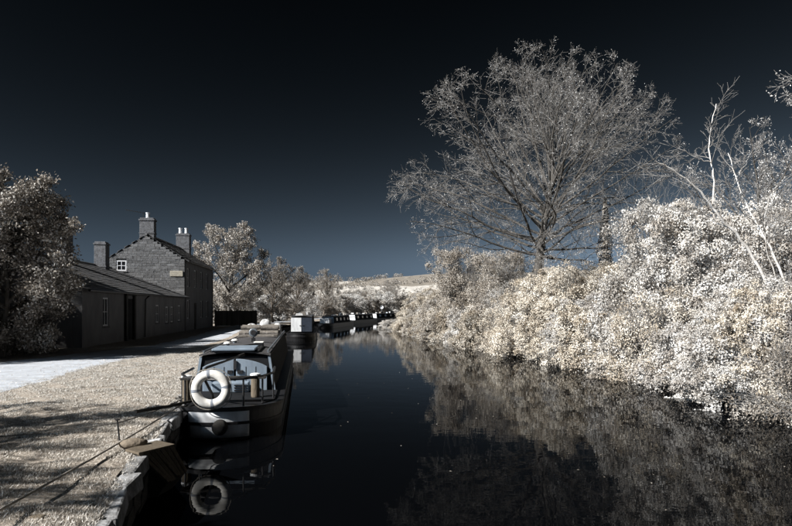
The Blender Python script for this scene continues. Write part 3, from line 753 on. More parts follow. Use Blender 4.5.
def narrowboat(name, loc, heading, L, label, B=1.96, sl=1.3, bl=3.0, cab0=2.4, cab1=None, side=DARKP, rear=DARKP, roofm=ROOFP, hull=BLACKH, wins=5, group=None, deck_z=0.46, top=1.27):
    b = empty(name, loc, heading, label, 'boat', group)
    cab1 = cab1 or L - bl - 0.4
    def sheer(y): return 0.12 * max(0, (y - (L - 4)) / 4) ** 2 + 0.05 * max(0, (1.6 - y) / 1.6) ** 2
    def ring(s, z, dy=0.0, sh=1.0):
        return [(x * s, L / 2 + (y - L / 2) * (1 - (1 - s) * 0.35), z + sheer(y) * sh) for x, y in outline(L, B, sl, bl)]
    h = loft([ring(0.9, -0.45, sh=0), ring(0.985, -0.02, sh=0), ring(1.0, 0.26), ring(0.995, 0.44)], True, True)
    hl = h.build('hull', hull, b, smooth=False)
    def strip(z0, z1, grow, nm, mat):
        o = outline(L, B, sl, bl); o2 = [(x * (1 + grow / (B / 2)), L / 2 + (y - L / 2) * (1 + grow / (L / 2))) for x, y in o]
        o0 = [(x * 0.93, L / 2 + (y - L / 2) * 0.99) for x, y in o]
        R = [[(x, y, z + sheer(y)) for x, y in q] for q, z in ((o0, z0), (o2, z0), (o2, z1), (o0, z1))]
        return loft(R, False, False).build(nm, mat, b)
    strip(0.205, 0.255, 0.022, 'rubbing_strake', hull)
    strip(0.441, 0.50, 0.028, 'gunwale', hull)
    # cabin
    bw, tw = B / 2 - 0.19, B / 2 - 0.30
    def sect(k, z): return bw + (tw - bw) * (z - 0.46) / (top - 0.46)
    m = MB(); m.hexa([(-bw, cab0, 0.46), (bw, cab0, 0.46), (bw, cab1, 0.5), (-bw, cab1, 0.5), (-tw, cab0 + 0.03, top - 0.05), (tw, cab0 + 0.03, top - 0.05), (tw, cab1 - 0.1, top - 0.05), (-tw, cab1 - 0.1, top - 0.05)])
    cb = m.build('cabin', side, b, bevel=0.02)
    # cambered roof
    m = MB(); n = 9; V = []
    for y in (cab0 - 0.06, cab1 + 0.02):
        for lay in (0, 1):
            for k in range(n):
                u = -1 + 2 * k / (n - 1); V.append((u * (tw + 0.03), y, top - 0.048 + lay * 0.03 + 0.07 * (1 - u * u)))
    F = []
    for k in range(n - 1):
        F += [(n + k, n + k + 1, 3 * n + k + 1, 3 * n + k), (k + 1, k, 2 * n + k, 2 * n + k + 1), (k, k + 1, n + k + 1, n + k), (2 * n + k + 1, 2 * n + k, 3 * n + k, 3 * n + k + 1)]
    F += [(0, n, 3 * n, 2 * n), (n - 1, 2 * n - 1, 4 * n - 1, 3 * n - 1)]
    m.add(V, F); m.build('roof', roofm, b, smooth=False)
    for s in (-1, 1):
        m = MB(); m.tube([(s * (tw - 0.03), cab0 + 0.1, top + 0.035), (s * (tw - 0.03), cab1 - 0.2, top + 0.035)], 0.022, 8)
        for k in range(7): yy = cab0 + 0.2 + (cab1 - cab0 - 0.5) * k / 6; m.tube([(s * (tw - 0.03), yy, top - 0.03), (s * (tw - 0.03), yy, top + 0.03)], 0.014, 6)
        m.build('hand_rail', GREYM, b)
        for k in range(wins):
            yy = cab0 + 1.4 + (cab1 - cab0 - 2.6) * k / max(1, wins - 1)
            z0, z1 = 0.74, 1.08
            m = MB(); x0, x1 = sect(0, z0), sect(0, z1)
            fr = MB()
            P = [(s * (x0 + 0.008), yy - 0.36, z0), (s * (x0 + 0.008), yy + 0.36, z0), (s * (x1 + 0.008), yy + 0.36, z1), (s * (x1 + 0.008), yy - 0.36, z1)]
            fr.tube(P, 0.018, 6, closed=True); wf = fr.build('window', GREYM, b)
            m.add([(s * (x0 + 0.006), yy - 0.36, z0), (s * (x0 + 0.006), yy + 0.36, z0), (s * (x1 + 0.006), yy + 0.36, z1), (s * (x1 + 0.006), yy - 0.36, z1),
                   (s * (x0 - 0.01), yy - 0.36, z0), (s * (x0 - 0.01), yy + 0.36, z0), (s * (x1 - 0.01), yy + 0.36, z1), (s * (x1 - 0.01), yy - 0.36, z1)],
                  [(0, 1, 2, 3), (4, 5, 6, 7), (0, 1, 5, 4), (1, 2, 6, 5), (2, 3, 7, 6), (3, 0, 4, 7)]); m.build('pane', GLASS, wf)
    # rear bulkhead
    m = MB(); m.hexa([(-bw + 0.03, cab0 - 0.03, 0.46), (bw - 0.03, cab0 - 0.03, 0.46), (bw - 0.03, cab0 - 0.002, 0.46), (-bw + 0.03, cab0 - 0.002, 0.46),
                      (-tw + 0.03, cab0 - 0.0, top - 0.06), (tw - 0.03, cab0 - 0.0, top - 0.06), (tw - 0.03, cab0 + 0.028, top - 0.06), (-tw + 0.03, cab0 + 0.028, top - 0.06)])
    m.build('rear_bulkhead', rear, b)
    return b, dict(bw=bw, tw=tw, top=top, cab0=cab0, cab1=cab1, L=L, B=B, sl=sl, bl=bl)

BH = math.atan(0.155)          # heading of the near boat: away from the camera, a little to the left
b1, q1 = narrowboat('narrowboat', (-2.93, 9.95, 0), BH, 17.0, 'black narrowboat with white stern panel and pale blue rear doors, nearest on the left bank', wins=0)
tw, bw, c0 = q1['tw'], q1['bw'], q1['cab0']
# pale doors with a curved top edge, planked, two leaves
for s in (-1, 1):
    top_e = [(s * (0.02 + (bw - 0.17) * t), 1.0 + 0.16 * math.cos(t * PI / 2) ** 0.8 - 0.0) for t in np.linspace(0, 1, 9)]
    poly = [(s * (bw - 0.15), 0.5), (s * 0.02, 0.5)] + top_e
    m = MB(); m.prism(poly, c0 - 0.075, c0 - 0.036); d = m.build('door', BLUEP, b1, bevel=0.008)
    for k in (1, 2):
        xx = s * (0.02 + (bw - 0.2) * k / 3); mm = MB(); mm.box(xx - 0.006, xx + 0.006, c0 - 0.079, c0 - 0.0745, 0.52, 1.0); mm.build('plank_joint', DARKP, d)
    mm = MB(); mm.box(s * 0.10 - 0.05 * 1, s * 0.10 + 0.05, c0 - 0.10, c0 - 0.0755, 0.86, 0.93); mm.build('latch', METAL, d)
m = MB(); m.box(-0.03, 0.03, c0 - 0.11, c0 - 0.076, 0.95, 1.12, 0.008); m.build('door_lock_bar', METAL, b1)
for s in (-1, 1):     # pale corner posts of the cabin
    m = MB(); m.hexa([(s * bw - 0.025, c0 - 0.05, 0.47), (s * bw + 0.025, c0 - 0.05, 0.47), (s * bw + 0.025, c0 - 0.004, 0.47), (s * bw - 0.025, c0 - 0.004, 0.47),
                      (s * tw - 0.025, c0 - 0.03, 1.21), (s * tw + 0.025, c0 - 0.03, 1.21), (s * tw + 0.025, c0 + 0.026, 1.21), (s * tw - 0.025, c0 + 0.026, 1.21)])
    m.build('cabin_corner_post', BLUEP, b1)
# sliding hatch
m = MB(); m.box(-0.46, 0.40, c0 - 0.10, c0 + 0.95, 1.325, 1.375); ht = m.build('sliding_hatch', BLUEP, b1, bevel=0.015)
for xx in (-0.5, 0.42):
    mm = MB(); mm.box(xx, xx + 0.035, c0 + 0.0, c0 + 1.9, 1.26, 1.335); mm.build('hatch_runner', METAL, ht)
# white curved stern panel following the hull
def stern_pt(a, z, g):
    y = q1['sl'] * (1 - math.cos(a)); x = half_beam(y, 17, 1.96, q1['sl'], 3) 
    return x + g, y
m = MB(); V = []; zs = [0.03, 0.12, 0.2, 0.258, 0.33, 0.425]; A = np.linspace(-0.52, 0.46, 21)
for z_ in zs:
    s_ = 0.985 + 0.015 * min(1, (z_ + 0.02) / 0.28)
    for a in A:
        y = 1.3 * (1 - math.cos(abs(a))); x = half_beam(y, 17, 1.96, 1.3, 3) * (1 if a >= 0 else -1)
        nrm = Vector((math.sin(a), -math.cos(a), 0)) * 0.006
        V.append((x * s_ + nrm.x, 8.5 + (y - 8.5) * (1 - (1 - s_) * 0.35) + nrm.y, z_ + 0.05 * max(0, (1.6 - y) / 1.6) ** 2 * min(1, z_ / 0.26)))
n = len(A); F = [(i * n + k, i * n + k + 1, (i + 1) * n + k + 1, (i + 1) * n + k) for i in range(len(zs) - 1) for k in range(n - 1)]
m.add(V, F); sp_ = m.build('stern_panel', WHITEP, b1, smooth=True); md = sp_.modifiers.new('solid', 'SOLIDIFY'); md.thickness = 0.004
sp_['label'] = 'white painted panel round the stern'
# round rope stern fender
m = MB(); m.lathe([(0.02, -0.16), (0.10, -0.15), (0.125, -0.09), (0.125, 0.02), (0.08, 0.05)], (0.02, -0.05, 0.235), 18, 'y'); fd = m.build('stern_fender', DROPE, b1, smooth=True)
# deck boards, tail rail, stanchions, tiller, posts
m = MB(); m.prism([(x, y) for x, y in outline(17, 1.96, 1.3, 3, inset=0.10) if y < 2.3] and [(-0.85, 2.33), (-0.85, 1.1), (-0.6, 0.45), (0, 0.14), (0.6, 0.45), (0.85, 1.1), (0.85, 2.33)], 0.50, 0.515, axis='z'); m.build('stern_deck', DARKP, b1)
rail = [(-0.80, 2.25, 0.99), (-0.82, 1.2, 0.99), (-0.66, 0.62, 0.99), (-0.36, 0.30, 0.99), (0, 0.2, 0.99), (0.36, 0.30, 0.99), (0.66, 0.62, 0.99), (0.82, 1.2, 0.99), (0.80, 2.25, 0.99)]
m = MB(); m.tube(rail, 0.024, 8); rl = m.build('stern_rail', METAL, b1)
m = MB(); m.box(-0.72, 0.72, 0.50, 0.78, 0.955, 0.985); m.build('rail_seat_board', DARKWOOD, b1)
for (x_, y_, _) in (rail[1], rail[2], rail[3], rail[5], rail[6], rail[7]):
    mm = MB(); mm.tube([(x_, y_, 0.5), (x_, y_, 0.99)], 0.017, 8); mm.build('stanchion', METAL, rl)
m = MB(); m.tube([(-0.10, 0.16, 0.44), (-0.13, 0.13, 0.75), (-0.24, 0.02, 1.02), (-0.27, 0.02, 1.14), (-0.22, 0.12, 1.205), (0.0, 0.6, 1.26), (0.20, 1.15, 1.31)], [0.026, 0.025, 0.024, 0.023, 0.022, 0.02, 0.02], 10)
tl = m.build('tiller', METAL, b1, smooth=True)
m = MB(); m.tube([(0.20, 1.15, 1.31), (0.27, 1.33, 1.325)], [0.026, 0.03], 10); m.build('tiller_grip', DARKWOOD, tl)
for (x_, y_, hh) in ((-0.70, 1.0, 0.42), (0.48, 1.35, 0.40)):
    m = MB(); m.lathe([(0.075, 0), (0.08, 0.02), (0.08, hh)], (x_, y_, 0.517), 16); ps = m.build('deck_post', TIMBER, b1)
    m = MB(); m.lathe([(0.095, 0), (0.10, 0.012), (0.095, 0.04), (0.05, 0.055)], (x_, y_, 0.517 + hh), 16); m.build('post_cap', WHITEP, ps)
m = MB(); m.box(-0.42, 0.30, 2.0, 2.28, 0.517, 0.72); st = m.build('deck_step', BLUEP, b1, bevel=0.02)
for k in range(3):
    mm = MB(); mm.box(0.02, 0.26, 1.985, 1.998, 0.55 + k * 0.05, 0.575 + k * 0.05); mm.build('step_slat', DARKP, st)
# roof furniture
def on_roof(x, y): return 1.27 - 0.018 + 0.07 * (1 - (x / (tw + 0.03)) ** 2)
def to_world(p): return b1.matrix_basis @ Vector(p)
b1.rotation_euler = (0, 0, BH); 
BM = Matrix.Translation(b1.location) @ Matrix.Rotation(BH, 4, 'Z')
def W(p): return tuple(BM @ Vector(p))
lamp = empty('roof_lamp', W((0.10, 5.7, on_roof(.1, 0))), BH, 'grey round lamp on a bracket on the near boat roof', 'lamp')
m = MB(); m.box(-0.05, 0.05, -0.05, 0.05, 0, 0.10); m.box(-0.012, 0.012, -0.02, 0.02, 0.10, 0.16); m.build('bracket', METAL, lamp)
m = MB(); m.lathe([(0.05, 0.11), (0.09, 0.08), (0.11, 0.0), (0.115, -0.05), (0.10, -0.06)], (0, 0, 0.24), 18, 'y'); m.build('housing', GREYM, lamp, smooth=False)
m = MB(); m.lathe([(0.07, -0.078), (0.07, -0.062)], (0, 0, 0.24), 16, 'y'); m.build('lens', GLASS, lamp)
vent = empty('roof_vent', W((0.36, 4.0, on_roof(.36, 0))), BH, 'small pale box vent near the front right corner of the near boat roof', 'vent')
m = MB(); m.box(-0.10, 0.10, -0.14, 0.14, 0, 0.09); m.build('box', DARKP, vent, bevel=0.01)
m = MB(); m.box(-0.11, 0.11, -0.15, 0.15, 0.0905, 0.115); m.build('lid', BUOY, vent, bevel=0.01)
for k, (xx, yy) in enumerate(((-0.40, 4.4), (-0.36, 5.6))):
    mv = empty('mushroom_vent', W((xx, yy, on_roof(xx, 0))), BH, ['round mushroom vent left of the hatch on the near boat roof', 'round mushroom vent farther back along the left edge of the near boat roof'][k], 'vent', 'mushroom vents')
    m = MB(); m.lathe([(0.05, 0), (0.05, 0.05)], (0, 0, 0), 14); m.build('stem', GREYM, mv)
    m = MB(); m.lathe([(0.09, 0.05), (0.095, 0.065), (0.06, 0.10), (0.0, 0.11)], (0, 0, 0), 14); m.build('cap', BUOY, mv, smooth=False)
m = MB(); m.tube([W((0.10 + 0.16 * math.sin(t * 2.3), 5.6 - t * 1.0, on_roof(0.2, 0) + 0.012)) for t in np.linspace(0, 1.7, 12)], 0.016, 8)
tag(m.build('cable', DROPE), 'dark cable trailing from the lamp over the near boat roof', 'cable')
# firewood, planks and sacks piled at the far end of the roof
lr = random.Random(3); nlog = 0
for layer, (ycs, zz) in enumerate((((9.2, 9.6, 10.05, 10.5, 10.9), 0.09), ((9.42, 9.85, 10.3, 10.7), 0.235))):
    for yc in ycs:
        for half in (0, 1):
            x0 = -0.6 + half * 0.64 + lr.uniform(-.03, .03); r = lr.uniform(0.065, 0.085); le = lr.uniform(0.48, 0.58)
            m = MB(); P = [(x0 + le * t, yc + lr.uniform(-.012, .012), on_roof(0, 0) + zz + lr.uniform(-.01, .01)) for t in (0, .33, .66, 1)]
            m.tube([W(p) for p in P], [r * lr.uniform(.9, 1.05) for _ in P], 9)
            tag(m.build('log', LOGB), 'firewood log on the near boat roof, %s layer, %s half, %s from the stern' % (['bottom', 'middle', 'top'][layer], ['left', 'right'][half], ['first', 'second', 'third', 'fourth', 'fifth'][list(ycs).index(yc)]), 'log', 'firewood on the near boat roof'); nlog += 1
for k, (yy, x0, x1, lb) in enumerate(((8.55, -0.58, 0.5, 'long pale plank lying across the near boat roof before the log pile'), (8.85, -0.62, 0.58, 'second plank against the log pile on the near boat roof'))):
    m = MB(); m.box(x0, x1, yy - 0.08, yy + 0.08, 0, 0.06, 0.008)
    o = m.build('plank', LOGB, bevel=0.006); o.location = W((0, 0, on_roof(0.3, 0) + 0.0)); o.rotation_euler = (0, 0, BH); tag(o, lb, 'plank')
def sack(loc, sx, sy, sz, seed, label):
    rg = np.random.default_rng(seed); m = MB(); n, k = 14, 9; V = []
    for i in range(k + 1):
        ph = PI * i / k
        for j in range(n):
            th = 2 * PI * j / n; f = 1 + 0.18 * math.sin(3 * th + seed) * math.sin(ph) + 0.1 * math.sin(5 * ph + th * 2 + seed)
            V.append((sx * math.sin(ph) ** 0.7 * math.cos(th) * f, sy * math.sin(ph) ** 0.7 * math.sin(th) * f, sz * (1 - math.cos(ph)) / 2 * (1 + 0.1 * math.sin(2 * th + seed))))
    F = [(i * n + j, i * n + (j + 1) % n, (i + 1) * n + (j + 1) % n, (i + 1) * n + j) for i in range(k) for j in range(n)]
    m.add(V, F); o = m.build('sack', BAGW, smooth=True); o.location = loc; tag(o, label, 'sack', 'sacks on the near boat roof')
sack(W((-0.42, 11.35, on_roof(.4, 0) - 0.01)), 0.18, 0.16, 0.34, 1, 'white sack at the left behind the firewood on the boat roof')
sack(W((0.05, 11.45, on_roof(0, 0) - 0.01)), 0.2, 0.2, 0.46, 2, 'tallest white sack in the middle behind the firewood on the boat roof')
sack(W((0.47, 11.4, on_roof(.47, 0) - 0.01)), 0.17, 0.17, 0.36, 3, 'white sack at the right behind the firewood on the boat roof')
# lifebuoy hung on the stern rail
lb = empty('lifebuoy', W((-0.12, -0.09, 0.55)), BH - 0.05, 'white lifebuoy ring with grey bands hanging on the stern rail', 'lifebuoy')
R0, r0 = 0.245, 0.075; m = MB(); V = []; F = []; nu, nv = 56, 14
for i in range(nu):
    a = 2 * PI * i / nu
    for j in range(nv):
        c = 2 * PI * j / nv; V.append(((R0 + r0 * math.cos(c)) * math.cos(a), r0 * 0.8 * math.sin(c), 0.32 + (R0 + r0 * math.cos(c)) * math.sin(a)))
F = [(i * nv + j, ((i + 1) % nu) * nv + j, ((i + 1) % nu) * nv + (j + 1) % nv, i * nv + (j + 1) % nv) for i in range(nu) for j in range(nv)]
m.add(V, F); m.build('ring', BUOY, lb, smooth=True)
for a0 in (0.15, PI / 2 + 0.15, PI + 0.1, 3 * PI / 2 + 0.1):
    m = MB(); V = []
    for i in range(5):
        a = a0 - 0.09 + 0.18 * i / 4
        for j in range(nv):
            c = 2 * PI * j / nv; q = r0 + 0.003; V.append(((R0 + q * math.cos(c)) * math.cos(a), q * 0.8 * math.sin(c), 0.32 + (R0 + q * math.cos(c)) * math.sin(a)))
    m.add(V, [(i * nv + j, (i + 1) * nv + j, (i + 1) * nv + (j + 1) % nv, i * nv + (j + 1) % nv) for i in range(4) for j in range(nv)]); m.build('band', BAND, lb, smooth=True)
m = MB(); P = []
for i in range(48):
    a = 2 * PI * i / 48; sag = 0.028 * abs(math.sin(2 * (a - 0.12))); P.append(((R0 + r0 + 0.006 + sag * 0.9) * math.cos(a), -0.01, 0.32 + (R0 + r0 + 0.006 + sag * 0.9) * math.sin(a) - 0.0))
m.tube(P, 0.007, 6, closed=True); m.build('grab_line', ROPEM, lb)

# the other boats, strung along the bend
b2, q2 = narrowboat('narrowboat', (-6.3, 39.5, 0), math.atan(0.12), 15.5, 'dark moored boat with one white and one navy rear door, just beyond the near boat', rear=DARKP, wins=4, top=1.62)
for s, mt, nm in ((-1, WHITEP, 'white left rear door'), (1, NAVYP, 'navy right rear door')):
    m = MB(); m.box(min(s * 0.02, s * 0.72), max(s * 0.02, s * 0.72), 2.4 - 0.09, 2.4 - 0.04, 0.55, 1.52); d = m.build('door', mt, b2, bevel=0.01); d['label'] = nm
    mm = MB(); mm.box(s * 0.10 - 0.04, s * 0.10 + 0.04, 2.4 - 0.12, 2.4 - 0.0905, 0.95, 1.0); mm.build('handle', METAL, d)
b3, q3 = narrowboat('narrowboat', (-8.0, 65, 0), -0.14, 14, 'small dark boat with pale blue stern, third along the left bank', rear=BLUEP, wins=4)
m = MB(); m.box(-0.55, 0.55, 1.0, 1.9, 0.5, 1.05); m.build('stern_locker', WHITEP, b3, bevel=0.05)
b4, q4 = narrowboat('narrowboat', (-7.0, 82, 0), -0.24, 15, 'dark boat with white stern rail and white cabin front, fourth along the bank', rear=WHITEP, wins=4)
m = MB(); m.tube([(-.85, 2.3, .95), (-.85, 1.0, .95), (-.5, .35, .95), (.5, .35, .95), (.85, 1.0, .95), (.85, 2.3, .95)], .05, 6); m.build('stern_rail', WHITEP, b4)
m = MB(); m.box(-0.9, 0.9, 0.3, 0.34, 0.5, 0.62); m.build('stern_board', WHITEP, b4)
b5, q5 = narrowboat('narrowboat', (-4.9, 99, 0), -0.42, 17, 'long low black boat on the bend before the far bushes', rear=WHITEP, wins=5)
b6, q6 = narrowboat('narrowboat', (0.6, 113, 0), -0.55, 14, 'farthest dark boat, half hidden by the pale spit of the right bank', rear=NAVYP, wins=4)
# pale clutter on the roofs of the far boats
def clutter(boat, q, items, seed, where):
    r = random.Random(seed); Mx = Matrix.Translation(boat.location) @ Matrix.Rotation(boat.rotation_euler.z, 4, 'Z')
    for k in range(items):
        y = q['cab0'] + 1 + (q['cab1'] - q['cab0'] - 2) * (k + 0.5) / items; x = r.uniform(-0.3, 0.3)
        bx_ = MB(); w_, d_, h_ = r.uniform(.15, .3), r.uniform(.25, .5), r.uniform(.12, .3)
        bx_.hexa([(-w_, -d_, 0), (w_, -d_, 0), (w_, d_, 0), (-w_, d_, 0), (-w_ * .8, -d_ * .85, h_), (w_ * .85, -d_ * .8, h_), (w_ * .8, d_ * .85, h_), (-w_ * .8, d_ * .8, h_)])
        o = bx_.build('roof_box', [BAGW, LOGB, GREYM][k % 3], bevel=0.02); o.location = Mx @ Vector((x, y, q['top'] + 0.03)); o.rotation_euler = (0, 0, boat.rotation_euler.z)
        tag(o, 'pale clutter box on the %s, %s from its stern' % (where, ['first', 'second', 'third', 'fourth', 'fifth'][k]), 'box', 'clutter on the ' + where)
clutter(b2, q2, 5, 1, 'boat with the white door'); clutter(b3, q3, 4, 2, 'third boat'); clutter(b4, q4, 5, 3, 'fourth boat'); clutter(b5, q5, 5, 4, 'long low boat')
# white dish on a mast behind the far boats
ds = empty('satellite_dish', (-2.6, 108.5, 0.5), 0.1, 'round white dish on a pole on the bank above the far boats', 'dish')
m = MB(); m.tube([(0, 0, 0), (0, 0, 1.7)], 0.04, 8); m.build('pole', GREYM, ds)
m = MB(); m.lathe([(0.03, 0.08), (0.18, 0.03), (0.30, -0.04), (0.32, -0.04), (0.19, 0.05), (0.03, 0.11)], (0, -0.15, 1.85), 22, 'y'); m.build('reflector', WHITEP, ds)

# ------------------------------------------------------------------ things on the near bank
def sag_rope(a, b, sag, n=24): 
    a, b = Vector(a), Vector(b); return [a.lerp(b, t) - Vector((0, 0, sag * 4 * t * (1 - t))) for t in np.linspace(0, 1, n)]
stake = empty('mooring_stake', (-2.98, 3.9, 0.5), 0, 'steel mooring stake holding the pale rope at the bottom left corner', 'stake')
m = MB(); m.tube([(0, 0, -0.1), (0.03, -0.03, 0.2)], 0.014, 8); m.build('pin', METAL, stake)
m = MB(); m.tube([(0.028 + 0.03 * math.cos(a), -0.028, 0.19 + 0.03 * math.sin(a)) for a in np.linspace(0, 2 * PI, 13)[:-1]], 0.007, 6, closed=True); m.build('loop', METAL, stake)
m = MB(); m.tube(sag_rope((-2.955, 3.87, 0.68), W((-0.66, 0.55, 0.56)), 0.035), 0.0115, 8); tag(m.build('mooring_rope', ROPEM, smooth=True), 'pale mooring rope stretched low over the grass to the near boat', 'rope')
pin = empty('mooring_pin', (-3.47, 7.55, 0.53), 0, 'thin dark iron mooring pin standing in the grass beside the coping', 'stake')
m = MB(); m.tube([(0, 0, -0.1), (-0.045, 0.02, 0.25)], 0.011, 8); m.build('pin', METAL, pin)
m = MB(); m.lathe([(0.012, 0), (0.03, 0.005), (0.03, 0.015), (0.01, 0.02)], (-0.045, 0.02, 0.25), 10); m.build('pin_head', METAL, pin)
m = MB(); m.tube(sag_rope((-6.4, 7.15, 0.60), (-3.512, 7.57, 0.75), 0.06, 14)[:-1] + sag_rope((-3.512, 7.57, 0.75), W((-0.72, 0.8, 0.60)), 0.03, 14), 0.0065, 6); tag(m.build('thin_rope', DROPE), 'thin dark cord running over the grass past the iron pin', 'rope')
m = MB(); m.tube([(-3.97, 9.15, 0.62), (-3.7, 9.75, 0.60), W((-0.5, 0.75, 0.575))], [0.026, 0.026, 0.024], 10); po = m.build('boat_pole', DARKWOOD); tag(po, 'dark wooden pole lying from the grass onto the stern of the near boat', 'pole')
# timber fender of planks at the wall
fb = empty('timber_fender', (0, 0, 0), 0, 'weathered wedge of sloping planks standing out from the canal wall', 'fender')
FA, FB_, FE, FC = Vector((-2.95, 6.84, 0.52)), Vector((-2.70, 7.28, 0.52)), Vector((-2.66, 6.98, 0.16)), Vector((-2.58, 7.40, 0.18))
fn = (FB_ - FA).cross(FE - FA).normalized() * -1
if fn.x < 0: fn = -fn
for k in range(7):
    mm = MB(); t0, t1 = (k + 0.05) / 7, (k + 0.93) / 7; pr = rnd.uniform(0, 0.014); th = fn * (0.018 + pr); e_ = rnd.uniform(-0.02, 0.03)
    q0, q1_, q2_, q3_ = FE.lerp(FC, t0), FE.lerp(FC, t1), FA.lerp(FB_, t1), FA.lerp(FB_, t0)
    dn = Vector((0, 0, e_)); bk = fn * 0.02
    mm.hexa([q0 - bk - dn, q1_ - bk - dn, q2_ - bk, q3_ - bk, q0 + th - dn, q1_ + th - dn, q2_ + th, q3_ + th]); mm.build('plank', TIMBER, fb, bevel=0.005)
mm = MB(); bk = fn * 0.022
mm.add([FA - bk, FB_ - bk, FC - bk, FE - bk, (-3.12, 7.0, 0.515), (-2.95, 7.45, 0.515), (-3.0, 7.45, -0.3), (-3.0, 7.0, -0.3)], [(0, 1, 2, 3), (4, 5, 1, 0), (1, 5, 6, 2), (0, 3, 7, 4), (2, 6, 7, 3), (4, 7, 6, 5)]); mm.build('frame', DARKWOOD, fb)
mm = MB(); up_ = Vector((0, 0, 0.03)); T4 = [FA + fn * 0.03, FB_ + fn * 0.03, Vector((-2.98, 7.48, 0.52)), Vector((-3.16, 7.0, 0.52))]; T4 = [Vector((p_.x, p_.y, 0.524)) for p_ in T4]
mm.hexa(T4 + [p_ + up_ for p_ in T4]); mm.build('top_board', TIMBER, fb, bevel=0.006)
# boulder on the coping beside it
mm = MB(); V = []; n, k = 14, 8; rg = random.Random(11)
for i in range(k + 1):
    ph = PI * i / k
    for j in range(n):
        th = 2 * PI * j / n; f = 1 + 0.1 * math.sin(2 * th + 1) + 0.07 * math.sin(3 * th + 4 * ph) + rg.uniform(-.03, .03)
        V.append((0.15 * math.sin(ph) * math.cos(th) * f, 0.10 * math.sin(ph) * math.sin(th) * f, 0.05 - 0.065 * math.cos(ph)))
mm.add(V, [(i * n + j, i * n + (j + 1) % n, (i + 1) * n + (j + 1) % n, (i + 1) * n + j) for i in range(k) for j in range(n)])
o = mm.build('boulder', STONEB, smooth=True, loc=(-3.16, 7.22, 0.52), rot=(0.05, 0, 0.3)); tag(o, 'flat tan boulder on the coping beside the plank fender', 'stone')
pg = empty('wooden_peg', (-2.83, 4.74, 0.45), 0, 'brown wooden peg sticking out of the grass at the bottom edge', 'peg')
mm = MB(); mm.box(-0.05, 0.05, -0.035, 0.035, 0, 0.11, 0.006); mm.build('stump', TIMBER, pg, bevel=0.008)

# ------------------------------------------------------------------ grass and fallen leaves
rg = np.random.default_rng(5)
def grass_patch(name, n, yr, fx, zf, size, mat):
    Y = yr[0] + (yr[1] - yr[0]) * rg.uniform(0, 1, n) ** 1.7
    lo, hi = fx; U = rg.uniform(0, 1, n)
    ed = np.interp(Y, [a for a, b in LB], [b for a, b in LB]); pr = np.interp(Y, [p[0] for p in PATH], [p[1] for p in PATH])
    X = pr + lo + (ed - hi - pr - lo) * U
    clump = snoise(X * 2.3, Y * 2.3); kp = clump > rg.uniform(-1.5, 0.5, n) * 0.9
    X, Y, clump = X[kp], Y[kp], clump[kp]; n = len(X)
    edk = np.interp(Y, [a for a, b in LB], [b for a, b in LB])
    Z = np.array([zf(x, y) for x, y in zip(X, Y)])
    h = rg.uniform(size[0], size[1], n) * (1 + 0.3 * clump); a = rg.uniform(0, 2 * PI, n)
    lean = rg.normal(0, 0.55, (n, 2)) + np.array([0.15, -0.1])
    wv = np.stack([np.cos(a), np.sin(a), 0 * a], 1) * (rg.uniform(0.003, 0.007, n) * (1 + Y / 12))[:, None]
    B = np.stack([X, Y, Z - 0.01], 1); T = B + np.stack([lean[:, 0] * h, lean[:, 1] * h, h], 1)
    V = np.stack([B - wv, B + wv, T], 1).reshape(-1, 3); F = np.arange(3 * n).reshape(-1, 3)
    o = link(name, np_mesh(name, V, F), mat); o['kind'] = 'stuff'
    return o
o = grass_patch('grass', 520000, (3.2, 26), (-0.22, 0.06), left_z, (0.012, 0.038), GRASSB); tag(o, 'short pale bank grass between the towpath and the canal wall', 'grass')
# leaf litter and weeds on the path
n = 2600; Yp = 6 + 26 * rg.uniform(0, 1, n) ** 1.4; prr = np.interp(Yp, [p[0] for p in PATH], [p[1] for p in PATH]); pww = np.interp(Yp, [p[0] for p in PATH], [p[2] for p in PATH])
C = np.stack([prr - pww * np.where(rg.uniform(0, 1, n) < 0.6, rg.beta(1, 6, n), rg.uniform(0, 1, n)), Yp, np.full(n, 0.525)], 1)
Vl, Fl = leaf_quads(C, np.concatenate([rg.normal(0, 1, (n, 2)), rg.normal(0, 0.15, (n, 1))], 1), np.array([0, 0, 1.0]) + rg.normal(0, 0.25, (n, 3)), rg.uniform(0.02, 0.06, n)); Vl[:, 2] = np.maximum(Vl[:, 2], 0.512)
o = link('path_litter', np_mesh('path_litter', Vl, Fl), GRASSB); o['kind'] = 'stuff'; tag(o, 'small dry leaves scattered over the gravel towpath', 'leaves')
# floating leaves on the dark water
n = 70; C = np.stack([rg.uniform(-2.2, 6.5, n), rg.uniform(6.5, 22, n), np.full(n, 0.004)], 1)
Vl, Fl = leaf_quads(C, np.concatenate([rg.normal(0, 1, (n, 2)), np.zeros((n, 1))], 1), np.tile([0, 0, 1.0], (n, 1)), rg.uniform(0.02, 0.05, n)); Vl[:, 2] = np.maximum(Vl[:, 2], 0.004)
o = link('floating_leaves', np_mesh('floating_leaves', Vl, Fl), LEAFR); o['kind'] = 'stuff'; tag(o, 'small pale leaves floating on the dark water', 'leaves')

